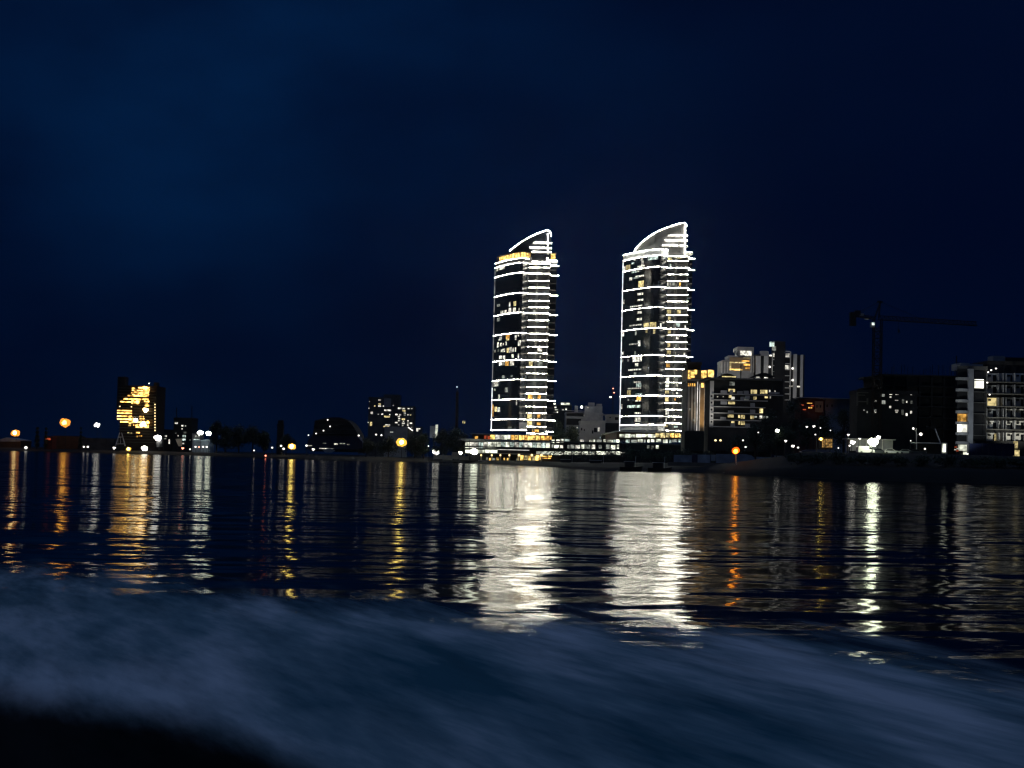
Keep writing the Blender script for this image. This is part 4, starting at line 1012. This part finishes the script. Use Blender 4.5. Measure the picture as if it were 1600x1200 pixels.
for (x0, x1, y0, y1) in ((1181,1188.5,556,600),(1193.5,1200.5,549,600),(1239.5,1245,553,622),(1250.5,1254.5,554,622)): pb(pg, 'pier', 'white', x0, x1, y0, y1, Dg-1, 1)
pb(pg, 'roof_block', 'grey', 1188.5, 1200, 548.2, 556, Dg-1.2, 4)
pb(pg, 'lift_shaft', 'dark', 1210, 1226.5, 533, 640, Dg-1.4, 9)
for (x0, x1, y0, y1) in ((1207,1214,552,590),(1225.5,1235,549,626)):
    n = int((y1-y0)/9.5)
    for xx in (x0, x1): pb(pg, 'pier', 'white', xx-.6, xx+.6, y0, y1, Dg-1, 1)
    for i in range(n+1): pb(pg, 'spandrel', 'white', x0+.7, x1-.7, y0+9.5*i-.6, y0+9.5*i+.6, Dg-.9, .8)
ZB = lambda x, y, w, h, m: (1050+x*.18333, 510+y*.18333, w*.18333, h*.18333, m)
lit(pg, Dg-.5, [ZB(*r) for r in ((883,245,36,32,'w_white'),(985,245,34,34,'w_white'),(980,348,40,34,'w_white'),(840,248,24,14,'w_white'),(1015,510,32,12,'w_white'),(1078,512,26,12,'w_white'))])
lit(pg, Dg-1.5, [ZB(*r) for r in ((852,152,40,42,'w_cool'),(870,188,34,38,'w_dim'))])
for (x, y) in ((833,345),(1028,358),(1028,458)):
    mb = MB(); mb.ball(P(1050+x*.18333, 510+y*.18333, Dg-1.2), .5, 1, 8, 5); mb.build('wall_lamp', 's_white', pg)
flood(pg, P(1185, 605, Dg-26), P(1188, 575, Dg), 2900, (1,.97,.92), 80, 'wall_floodlight')
flood(pg, P(1250, 640, Dg-30), P(1236, 585, Dg), 4200, (1,.97,.92), 90, 'wall_floodlight')

# red-lit house and plain house behind the trees
Dr = 560
rh = building('red_house', 'long low house lit red and orange above the dark trees', 'house', 1250, 1287, 626, Dr, 12, 'red')
pb(rh, 'orange_wing', 'ochre', 1274, 1286, 627, 644, Dr-.8, 6)
lit(rh, Dr, [(1254,633,4,2,'w_red'),(1265,630,8,1.2,'w_orange'),(1266,637,6,2,'w_orange'),(1257,640,5,1.4,'w_red'),(1269,634,4,2,'w_red')])
for x in (1276.5, 1282): pane(x, 635, 2, 4, Dr-.8, 'dark', rh)
pb(rh, 'roof_slab', 'slab', 1249, 1344, 621.5, 622.8, Dr-1, 14)
flood(rh, P(1276, 650, Dr-14), P(1275, 634, Dr), 260, (1,.5,.26), 50, 'red_floodlight')
gh = building('plain_house', 'dim grey flat roofed house between red house and crane', 'house', 1288, 1343, 625, Dr+2, 12, 'grey')
for x in (1292.5, 1300): pane(x, 634, 2.2, 4, Dr+2, 'dark', gh)

# ------------------------------------------------------------------ right bank: wall, orange beacon, kiosk, yard
Dq = 468
wl = thing('panel_wall', 'long low quay wall of faded blue panels between dark piers', 'wall', (P(1140,724,Dq).x, Dq, ground(1140, Dq)))
for (x0, x1, y0, y1) in ((1053,1081,711,723),(1090,1110,710.5,723.5),(1111,1118,710.5,720),(1119,1150,709.5,723.5)): pb(wl, 'panel', 'bluepanel', x0, x1, y0, y1, Dq, .5)
MB().sheet([P(x,y,Dq) for x, y in ((1151,709.8),(1165,709.6),(1174,711.5),(1179,715),(1180,723),(1151,723))], (0,.5,0)).build('panel', 'bluepanel', wl)
for (x0, x1, y0, y1) in ((1182,1205,714,725),(1210,1228,712,723)): pb(wl, 'panel', 'bluepanel', x0, x1, y0, y1, Dq, .5)
for x0, x1 in ((1081.2,1089.8),(1110.2,1110.8),(1205.4,1209.6)): pb(wl, 'pier', 'navy', x0, x1, 710, 724, Dq-.4, 1)
pb(wl, 'base', 'conc', 1044, 1240, 724, 730, Dq-.6, 1.6)
flood(wl, P(1120, 729, 447), P(1115, 716, Dq), 260, (.6,.75,1), 150, 'quay_light', 1)
flood(wl, P(1195, 727, 440), P(1200, 716, Dq), 160, (.6,.75,1), 150, 'quay_light', 1)
Db = 420
q = P(1149, 722, Db)
bc = thing('beacon', 'orange beacon lamp on a post standing on a small float', 'beacon', (q.x, Db, 0))
mb = MB(); rr = 8.2*Db/F_PX
for i in range(6): mb.ball(P(1149.5+random.uniform(-1.6,1.6), 705+random.uniform(-1.6,1.6), Db), rr*random.uniform(.45,.65), 1, 10, 6)
mb.build('lamp_bloom', 'rim_orange', bc, True); mb = MB(); mb.ball(P(1149.5,705,Db-.55), rr*.42, 1, 10, 6); mb.build('lamp_head', 'l_orange', bc, True)  # glowing outer balls imitate the beacon's halo
mb = MB(); mb.bar(P(1149.8,728,Db+.3), P(1149.6,706,Db+.3), .2, 8, .12); mb.build('post', 'pale_steel', bc)
q0 = P(1149, 730, Db)
mb = MB(); mb.box(P(1131,730,Db).x, P(1158,730,Db).x, Db-1.5, Db+1.8, -.15, .55); mb.build('float', 'pale_steel', bc)
mb = MB(); mb.box(q0.x-.9, q0.x+.9, Db-.8, Db+.8, .55, 1.0); mb.build('plinth', 'panel', bc)
Dkk = 415
kz = ground(1292, Dkk)
ki = thing('kiosk', 'small kiosk with a warm lit lattice front near the boat yard', 'kiosk', (P(1292,700,Dkk).x, Dkk+2, kz))
pb(ki, 'wall', 'brown', 1283.5, 1301, 684, 702, Dkk+.4, 4); pb(ki, 'roof', 'steel', 1281, 1303, 682.4, 684, Dkk-.6, 5.4)
for x, w in ((1287,4.6),(1292.5,4.6),(1298,4.6)): pane(x, 692.5, w, 13, Dkk+.4, 'w_amber', ki)
mb = MB()
for i in range(7): mb.bar(P(1284+2.8*i,700,Dkk), P(1284.2+2.8*i,685,Dkk), .07, 4)
for y in (688,692,696): mb.bar(P(1284,y,Dkk), P(1301,y,Dkk), .06, 4)
mb.build('lattice', 'ochre', ki)
nv = thing('tarpaulin_stack', 'navy blue sheeted stack on the bank beside the white lamp post', 'stack', (P(1270,708,400).x, 401, ground(1270,400)))
MB().sheet([P(x,y,400) for x, y in ((1250,714),(1253,705),(1262,702.5),(1285,702),(1296,704),(1298,711),(1290,714))], (0,3,0)).build('sheet', 'navy', nv)
pb(nv, 'pallet', 'brown', 1250, 1297, 714, 715.5, 400.2, 2.6)
lp = lamp('lamp_post', 'slim white lamp post on the bank left of the kiosk', 1274, 679, 1.2, 's_white', 392, None, 0, .4)
flood(lp, P(1280, 690, 388), P(1275, 700, 392), 160, (1,.95,.8), 120, 'post_light')

for (nm, lb, x, y, r, m, D, cl, arm) in (
  ('yard_floodlight','dazzling site floodlight at the foot of the tower crane',1364.5,690.5,6.8,'l_green',393.5,7,0),
  ('yard_floodlight','white floodlight just right of the dazzling one by the crane',1372.5,683.2,3.2,'l_white',402,4,0),
  ('yard_lamp','round white lamp at the left end of the site shed',1332,691.5,3.8,'l_white',402,4,0),
  ('yard_lamp','small lamp above the left end of the site shed',1325.3,679.5,2.0,'s_white',404,3,0),
  ('yard_lamp','small lamp below the round white one at the shed',1327.5,696.4,1.6,'s_white',400,0,0),
  ('yard_lamp','small lamp on the roof edge of the site shed',1343,685.8,1.8,'s_white',402,3,0),
  ('park_lamp','broad white lamp among the trees below the white block',1214.5,673,3.0,'l_white',452,4,0),
  ('park_lamp','left one of two small lamps over the kiosk trees',1260.5,667,1.8,'s_white',440,3,0),
  ('park_lamp','right one of two small lamps over the kiosk trees',1271.3,666.2,2.0,'s_white',440,3,0),
  ('park_lamp','tiny lamp high above the kiosk roof',1282,668.7,1.1,'s_white',440,0,0),
  ('park_lamp','tiny lamp between kiosk and crane trees',1297.6,672.6,1.0,'s_white',440,0,0),
  ('park_lamp','tiny upright lamp below the white block',1184.8,675.7,1.1,'s_white',470,0,0),
  ('park_lamp','white lamp lighting the bushes left of the blue sheeted stack',1227.5,689,2.2,'s_white',430,3,0),
  ('park_lamp','bright lamp low among bushes left of the blue sheeted stack',1238.7,697,2.4,'s_white',425,4,0),
  ('park_lamp','small lamp touching the left end of the blue sheeted stack',1247,699.3,1.6,'s_white',420,0,0),
  ('kiosk_lamp','yellowish white lamp at the left corner of the kiosk',1282.3,686,3.0,'l_yellow',411,4,0),
  ('park_lamp','small white lamp right of the kiosk at ground level',1310,700,1.2,'s_white',410,0,0),
  ('park_lamp','small white light right of the orange beacon',1165,698.5,1.5,'s_white',475,0,0),
  ('porch_lamp','left one of two orange porch lamps below the white block',1118,688,1.9,'s_warm',500,0,0),
  ('porch_lamp','right one of two orange porch lamps below the white block',1125.8,688,1.9,'s_warm',500,0,0),
  ('park_lamp','faint lamp right of the two orange porch lamps',1161,688,1.4,'s_white',490,0,0),
  ('yard_lamp','small lamp left of the forked street light',1423,688.8,1.0,'s_white',398,0,0),
  ('yard_lamp','small square lamp under the canopy of the gatehouse',1445.2,701.2,1.6,'s_white',396,0,0),
  ):
    lamp(nm, lb, x, y, r, m, D, 'lamps along the right shore', cl, arm)
fk = thing('street_light', 'white forked street light with two heads beside the gatehouse', 'lamp', (P(1432,700,399).x, 399, ground(1432,399)))
MB().line([P(1432.2,708,399), P(1431.8,669,399)], .12).build('pole', 'white', fk)
MB().line([P(1431.9,674,399), P(1427.5,670,399)], .07).build('bracket', 'white', fk); MB().line([P(1432,680,399), P(1438,678.5,399)], .07).build('bracket', 'white', fk)
for x, y, r in ((1427,669.6,.3),(1438.8,678.4,.42)):
    mb = MB(); mb.ball(P(x,y,398.9), r, 1, 8, 5); mb.build('lamp_head', 's_white', fk)
gt = thing('gatehouse', 'dark gatehouse with a lit white canopy edge and slanting roof stay', 'gatehouse', (P(1452,700,401).x, 403, ground(1452,401)))
pb(gt, 'wall', 'dark', 1434, 1469, 693.5, 709, 401.5, 4); pb(gt, 'canopy', 'white', 1431, 1470, 691.4, 692.8, 400, 6)
MB().line([P(1469.5,692,400.5), P(1461,670,400.5)], .16).build('stay', 'pale_steel', gt); pb(gt, 'sign_board', 'dark', 1448, 1462, 665.5, 668, 400.6, .4)
pane(1475.3, 700, 4.6, 13, 401, 'w_pale', gt, 'lit_door'); pb(gt, 'door_wall', 'grey', 1471, 1480, 692, 709, 401.1, 3)
sd_ = thing('site_shed', 'long low site shed with pale wall behind the parked cars', 'shed', (P(1358,695,406).x, 408, ground(1358,406)))
pb(sd_, 'wall', 'grey', 1328, 1395, 687.5, 705, 406, 4); pb(sd_, 'roof', 'slab', 1324, 1400, 685.6, 687, 405, 6)
for x in (1343.5, 1353.5, 1379): pb(sd_, 'post', 'white', x-.5, x+.5, 687, 703, 405.1, .3)
gr = MB()
for i in range(1500):
    x = random.uniform(1340, 1420); D = random.uniform(388, 397); p = P(x, 708, D); z = ground(x, D)
    an = random.uniform(0, math.pi); h = random.uniform(.15,.4); w = Vector((math.cos(an), math.sin(an), 0))*.06
    gr.add([Vector((p.x,p.y,z-.05))-w, Vector((p.x,p.y,z-.05))+w, Vector((p.x+random.uniform(-.12,.12),p.y,z+h))], [(0,1,2)])
g_ = gr.build('grass', 'grass', None); g_['kind'] = 'stuff'

def car(x, D, L, paint, label, van=False, turn=0.0):
    c = P(x, 706, D); zg = ground(x, D)
    root = thing('parked_car', label, 'van' if van else 'car', (c.x, D, zg), 'cars parked in the yard')
    root.rotation_euler = (0, 0, turn)
    W_ = 1.75
    if van: pr = [(-.5,.35),(-.5,1.75),(-.42,1.95),(.30,1.95),(.40,1.15),(.5,1.0),(.5,.35)]; gl = [(.16,1.2),(.16,1.8),(.28,1.8),(.36,1.2)]
    else: pr = [(-.5,.32),(-.5,.85),(-.42,.95),(-.30,1.38),(.02,1.42),(.18,1.0),(.46,.85),(.5,.6),(.5,.32)]; gl = [(-.38,.95),(-.27,1.30),(.01,1.34),(.14,.97)]
    o = ORG[root.name]
    def sh3(pts, y): return [o+Vector((p[0]*L, y, p[1])) for p in pts]
    MB().sheet(sh3(pr, -W_/2), (0, W_, 0)).build('body', paint, root)
    MB().sheet(sh3(gl, -W_/2-.02), (0, W_+.04, 0)).build('side_windows', 'glass', root)
    for wx in (-.31, .31):
        for wy in (-W_/2-.03, W_/2-.19):
            mb = MB(); mb.bar(o+Vector((wx*L, wy, .32)), o+Vector((wx*L, wy+.22, .32)), .32, 14); mb.build('wheel', 'rubber', root)
    for wy in (-.55, .55):
        mb = MB(); p = o+Vector((L*.5, wy, .68)); mb.box(p.x-.02, p.x+.04, p.y-.16, p.y+.16, p.z-.08, p.z+.08); mb.build('headlight', 'panel', root)
    return root
car(1352, 397, 4.4, 'paint_w', 'white van parked at the left end of the yard row', True, .15)
car(1374, 398.5, 4.6, 'paint_d', 'dark car parked right below the dazzling floodlight', False, .0)
car(1394, 398, 4.4, 'paint_w', 'white car in the middle of the yard row', False, -.25)
car(1418, 397.5, 4.3, 'paint_s', 'silver car parked left of the forked street light', False, -.35)
car(1434, 396.5, 4.4, 'paint_d', 'dark car parked in front of the gatehouse', False, -.2)

# ------------------------------------------------------------------ tower crane and the frame beside it
Dc = 425
c = P(1368, 700, Dc); zg = ground(1368, Dc)
cr = thing('tower_crane', 'dark tower crane standing over the unlit concrete frame', 'crane', (c.x, Dc, zg))
mb = MB(); cx = P(1370, 600, Dc).x; hw = 1.05; ztop = P(1370, 499, Dc).z
for dx in (-hw, hw):
    for dy in (-hw, hw): mb.bar((cx+dx, Dc+dy, zg), (cx+dx, Dc+dy, ztop), .16, 5)
z = zg; k = 0
while z < ztop-2:
    for (a0, b0) in (((-hw,-hw),(hw,-hw)),((hw,-hw),(hw,hw)),((hw,hw),(-hw,hw)),((-hw,hw),(-hw,-hw))):
        if k % 2: a0, b0 = b0, a0
        mb.bar((cx+a0[0], Dc+a0[1], z), (cx+b0[0], Dc+b0[1], z+1.9), .10, 4); mb.bar((cx+a0[0], Dc+a0[1], z), (cx+b0[0], Dc+b0[1], z), .09, 4)
    z += 1.9; k += 1
mb.build('mast', 'rust', cr)
def truss(a, b, w, h, n, name, mat='rust'):
    a, b = Vector(a), Vector(b); d = b-a; sd = Vector((0, 1, 0))*w/2; upv = Vector((0,0,h)); mb = MB()
    for o_ in (sd, -sd, upv): mb.bar(a+o_, b+o_, .11, 5)
    for i in range(n):
        p, q_ = a+d*(i/n), a+d*((i+1)/n); m_ = (p+q_)/2+upv
        for o_ in (sd, -sd): mb.bar(p+o_, m_, .07, 4); mb.bar(m_, q_+o_, .07, 4)
        mb.bar(p+sd, p-sd, .06, 4)
    mb.build(name, mat, cr)
truss(P(1372,499.5,Dc), P(1526,509,Dc+16), 1.1, 1.15, 26, 'jib')
truss(P(1368,499,Dc), P(1334,494,Dc-4), 1.2, .7, 7, 'counter_jib')
pb(cr, 'counterweight', 'dark', 1329, 1338, 487.5, 509, Dc-4.6, 1.6); pb(cr, 'ballast_frame', 'steel', 1336, 1345, 485, 492, Dc-4.2, 1.2); pb(cr, 'winch_box', 'grey', 1344, 1350, 489.5, 493.5, Dc-3.4, 1.6)
MB().line([P(1367,497,Dc-.6), P(1375.5,471,Dc), P(1373,497,Dc+.6)], .2).build('apex_frame', 'rust', cr)
MB().line([P(1375.5,471,Dc), P(1340,489,Dc-3)], .07).build('tie_rod', 'steel', cr); MB().line([P(1375.5,471,Dc), P(1440,499,Dc+7)], .06).build('tie_rod', 'steel', cr)
pb(cr, 'cab', 'white', 1361, 1367, 503, 511, Dc-2.6, 1.4); pane(1364.5, 506, 4, 4, Dc-2.6, 'w_cool', cr, 'cab_window'); pane(1354, 498.6, 6, .9, Dc-1.4, 'w_dim', cr, 'walkway_light')
MB().line([P(1404,502,Dc+3.5), P(1404.5,516,Dc+3.5)], .05).build('hoist_rope', 'steel', cr); pb(cr, 'hook_block', 'steel', 1403.4, 1405.8, 515, 520, Dc+3.2, .5)
mb = MB(); pbox(mb, 1371, 1379, 470, 473, Dc-.3, .6); mb.build('apex_head', 'rust', cr)
Du = 440
uf = building('concrete_frame', 'unlit concrete frame under construction with rebar standing on its roof', 'building', 1378, 1494, 589, Du, 24, 'dark', wall='core_wall')
for y in (586.5, 603, 619, 635, 652, 669, 686): pb(uf, 'floor_slab', 'dark', 1374, 1496, y-.9, y+.9, Du-3, 27)
for x in range(1380, 1497, 19): pb(uf, 'column', 'dark', x-1.2, x+1.2, 589, 708, Du-2.4, .9)
pb(uf, 'platform', 'steel', 1350, 1382, 589, 591.5, Du-4, 6)
mb = MB()
for x in range(1382, 1494, 5):
    x_ = x+random.uniform(-1.5,1.5)
    mb.bar(P(x_, 587, Du+random.uniform(-2,14)), P(x_+.4, 587-random.choice((6,10,14,17)), Du+3), .09, 4)
rb = mb.build('rebar', 'rust', uf)
mb = MB(); mb.line([P(1494,588,Du-2), P(1494.5,556,Du-2)], .16); mb.build('formwork_post', 'rust', uf)
Dl = 428
lw = building('plastered_block', 'half finished low block with rows of small lit openings behind the crane mast', 'building', 1339, 1432, 613, Dl, 10, 'dark')
for (x0, x1, y0, y1) in ((1338.5,1357,612.6,614),(1338.5,1341,614,634),(1340,1356,626.5,628.3),(1354.5,1356.8,622,632),(1339,1352,616.5,618)): pb(lw, 'pale_trim', 'conc', x0, x1, y0, y1, Dl-.5, .4)
Z9 = lambda x, y, w, h, m: (1230+x*.23333, 450+y*.23333, w*.23333, h*.23333, m)
lit(lw, Dl, [Z9(*r) for r in ((592,755,12,14,'w_white'),(590,820,14,14,'w_dim'),(590,832,12,8,'w_white'),(640,715,26,24,'w_dim'),(643,765,28,24,'w_dim'),(694,706,20,18,'w_white'),(692,730,12,10,'w_white'),(690,797,13,14,'w_white'),(735,708,20,14,'w_white'),(733,752,22,5,'w_white'),(733,820,22,12,'w_white'),(733,832,14,8,'w_white'),
   (776,706,20,12,'w_white'),(776,760,14,26,'w_dim'),(773,832,14,34,'w_dim'),(800,847,12,18,'w_white'),(800,762,8,12,'w_white'),(830,710,10,12,'w_white'),(833,765,12,20,'w_dim'),(830,832,12,18,'w_white'),(515,818,10,8,'w_dim'),(536,830,8,14,'w_dim'))])
flood(lw, P(1346, 660, Dl-18), P(1348, 622, Dl), 300, (1,.97,.88), 50, 'wall_light')

# ------------------------------------------------------------------ apartment block at the right edge
Dz = 405
ra = building('corner_block', 'apartment block with rounded corner balconies and one bright window, right edge', 'building', 1496, 1541, 575, Dz, 18, 'conc', slant=.31)
pb(ra, 'roof_room', 'grey', 1500, 1515, 567, 577, Dz+1, 8); pb(ra, 'roof_room', 'bluepanel', 1516, 1536, 569, 577, Dz+3, 8)
pb(ra, 'balcony_recess', 'dark', 1495.4, 1512, 577, 708, Dz-.35, .3); pb(ra, 'pier', 'grey', 1512.4, 1521, 576, 708, Dz-1.2, 1.2); pb(ra, 'window_bay', 'dark', 1522, 1535.5, 580, 690, Dz-.3, .25); pb(ra, 'window_bay', 'dark', 1536.5, 1540.5, 580, 690, Dz-.3, .25)
for y in (592, 609.6, 626.6, 643.8, 661, 677.8, 692):
    c = P(1503.5, y, Dz-.4); hw = 10.6*Dz/F_PX
    pts = [(c.x-hw, c.y)] + [(c.x-hw*math.cos(math.pi*i/10), c.y-1.5*math.sin(math.pi*i/10)-.02) for i in range(1,10)] + [(c.x+hw, c.y)]
    MB().prism(pts, c.z-.36, c.z+.36).build('balcony', 'slab', ra)
    pb(ra, 'bay_sill', 'conc', 1522, 1540.5, y+2, y+3.2, Dz-.9, .6)
lit(ra, Dz-.35, [(1529.8,599.6,14.5,14,'w_bright')], 'window'); lit(ra, Dz-.4, [(1503,653.2,14,13,'w_orange'),(1503.4,668.6,15.4,13,'w_bright'),(1504.5,699.6,15,9.5,'w_pale'),(1509,708,8,4.5,'w_pale')])
for (x, y) in ((1544,581.5),(1548.8,578.3),(1556.3,575.8),(1542.6,597.8),(1546.3,616.6)):
    mb = MB(); mb.ball(P(x, y, Dz-1), .26, .8, 8, 5); mb.build('stair_lamp', 's_white', ra)
flood(ra, P(1503, 701, Dz-20), P(1510, 640, Dz), 4500, (.85,.95,1), 62, 'front_light')
rw = building('flats_block', 'block of flats with pale recessed balconies and air conditioners, far right', 'building', 1541.5, 1650, 568, Dz+2, 18, 'dark')
pb(rw, 'roof_tank', 'grey', 1552, 1570, 556, 566, Dz+4, 5); pb(rw, 'roof_room', 'dark', 1572, 1640, 559, 569, Dz+5, 8)
for i, y in enumerate((590, 608.3, 628, 645.6, 664.2, 683)):
    for j, (x0, x1) in enumerate(((1542.5,1560),(1561,1567.5),(1572.5,1585),(1586.5,1603),(1606,1618),(1620,1634))):
        if i == 5 and x0 > 1590: continue
        pb(rw, 'balcony_wall', 'white' if j != 1 else 'grey', x0, x1, y-6.6, y+6.4, Dz+1.8, .15)
        for xx in (x0-.4, x1+.4): pb(rw, 'balcony_fin', 'grey', xx-.35, xx+.35, y-7.2, y+6.6, Dz-.2, 2)
        if j != 1:
            pb(rw, 'air_conditioner', 'dark', x0+2.2, x0+6, y-4.6, y-1.8, Dz+1.2, .5)
            pb(rw, 'balcony_door', 'glass', x0+(x1-x0)*.52, x0+(x1-x0)*.82, y-4, y+6.2, Dz+1.7, .08)
    pb(rw, 'balcony_slab', 'conc', 1541.5, 1648, y+7, y+8.4, Dz-.4, 2.2)
lit(rw, Dz+1.7, [(1551.5,628.5,16.5,13.5,'w_yellow'),(1556.5,683,6,11,'w_yellow')]); lit(rw, Dz-.6, [(1587,695,7,11,'w_yellow'),(1588,710.5,10,15,'w_yellow')])
pb(rw, 'ground_wall', 'dark', 1542, 1646, 690.5, 722, Dz-.6, 2)
flood(rw, P(1590, 700, Dz-9), P(1585, 645, Dz), 4000, (1,1,.86), 100, 'yard_light')
fn = thing('site_hoarding', 'dark blue hoarding along the foot of the corner balconies block', 'fence', (P(1548,702,396).x, 396, ground(1548,396)))
for i in range(7): pb(fn, 'hoarding_panel', 'navy', 1515+10*i+.2, 1525+10*i-.2, 693, 712, 396, .15)
for i in range(8): pb(fn, 'post', 'steel', 1515+10*i-.3, 1515+10*i+.3, 692, 713, 396.2, .3)
sg = thing('light_sign', 'small red and white glowing sign left of the lit ground floor', 'sign', (P(1494.5,700,398).x, 398, ground(1494,398)))
for (x, y, w, h, m) in ((1493.5,698.5,4,2,'w_red'),(1496,701,3,1.6,'w_white'),(1492.8,702.5,3,1.6,'w_white'),(1495.8,704.2,4,2.4,'w_red')): pane(x, y, w, h, 398, m, sg, 'sign_light')
MB().bar(P(1494.6,712,398.2), P(1494.4,696,398.2), .14).build('post', 'steel', sg)

# dark growth on the right bank, dark boats at the podium quay
for i, (x, y, w, h) in enumerate(((1246,730,34,22),(1276,731,36,20),(1306,732,40,24),(1340,733,38,18),(1372,735,36,20),(1404,735,40,18),(1440,736,42,20),(1478,738,40,22),(1516,739,44,18),(1556,740,42,20),(1592,741,40,18))):
    bush(x, y, w, h, shore_D(x)+11, 'dark bush on the unlit bank of the right shore', 'dark bushes on the right bank')
def boat(x0, x1, D, h, label, cabin=True):
    a0, b0 = P(x0, 720, D), P(x1, 720, D); L = b0.x-a0.x; cx = (a0.x+b0.x)/2
    root = thing('moored_boat', label, 'boat', (cx, D, 0), 'dark boats moored at the quay')
    w = max(1.4, L*.16); o = ORG[root.name]; vs = []; fs = []
    st = [(-.5,.72,0),(-.3,.95,0),(0,1,0),(.25,.88,.08),(.42,.5,.2),(.5,.05,.34)]
    for (u, k, rise) in st:
        for (yy, zz) in ((-1,1),(-.75,.25),(0,-.25),(.75,.25),(1,1)): vs.append(o+Vector((u*L, yy*w*k, zz*h*(1 if zz < 1 else 1+rise))))
    for i in range(len(st)-1):
        for j in range(4): fs.append((i*5+j, i*5+j+1, i*5+j+6, i*5+j+5))
        fs.append((i*5+4, i*5, i*5+5, i*5+9))
    fs.append((0,1,2,3,4)); fs.append(tuple(range((len(st)-1)*5, len(st)*5)))
    MB().add(vs, fs).build('hull', 'steel', root)
    if cabin:
        MB().box(cx-L*.28, cx+L*.12, D-w*.55, D+w*.55, h, h+1.5).build('cabin', 'dark', root)
        MB().box(cx-L*.30, cx+L*.15, D-w*.62, D+w*.62, h+1.5, h+1.65).build('cabin_roof', 'panel', root)
    MB().bar((cx+L*.2, D, h), (cx+L*.2, D, h+3.2), .06).build('mast', 'pale_steel', root)
boat(868, 905, 592, 1.3, 'dark boat moored nearest the gold arcade')
boat(912, 956, 520, 1.3, 'dark boat moored second from the gold arcade')
boat(968, 1004, 452, 1.2, 'dark boat moored below the foot of the grey crested tower')
boat(1012, 1050, 446, 1.1, 'dark boat moored left of the blue panel wall')
for i, (x, w, h, D) in enumerate(((875,40,26,640),(905,40,26,640),(938,40,26,600),(968,40,30,560),(1000,42,28,560),(1035,42,26,540),(1070,40,26,540),(1100,40,24,530))):
    bush(x, 722, w, h, D, 'dark bush along the quay below the shopping podium', 'dark bushes below the podium')
#END2
# thin evening haze over harbour and shore
HZ = MB().box(-1150, 1150, -15, 2150, -2.4, 128)
hm, ht, ho_ = nt('evening_haze'); pv = nd(ht, 'ShaderNodeVolumePrincipled')
pv.inputs['Color'].default_value = (.45, .65, 1, 1); pv.inputs['Density'].default_value = 0.000028; pv.inputs['Anisotropy'].default_value = .88
ht.links.new(pv.outputs[0], ho_.inputs['Volume'])
hz_o = HZ.build('haze', hm, None); hz_o['kind'] = 'stuff'
S.render.engine = 'CYCLES'
S.cycles.use_denoising = True
S.cycles.filter_width = 1.3
S.cycles.denoising_input_passes = 'RGB_ALBEDO_NORMAL'
S.cycles.sample_clamp_indirect = 24
S.cycles.max_bounces = 6
S.cycles.caustics_reflective = False
S.cycles.caustics_refractive = False
S.view_settings.view_transform = 'Standard'
S.view_settings.look = 'None'
S.view_settings.exposure = 0
S.view_settings.gamma = 1
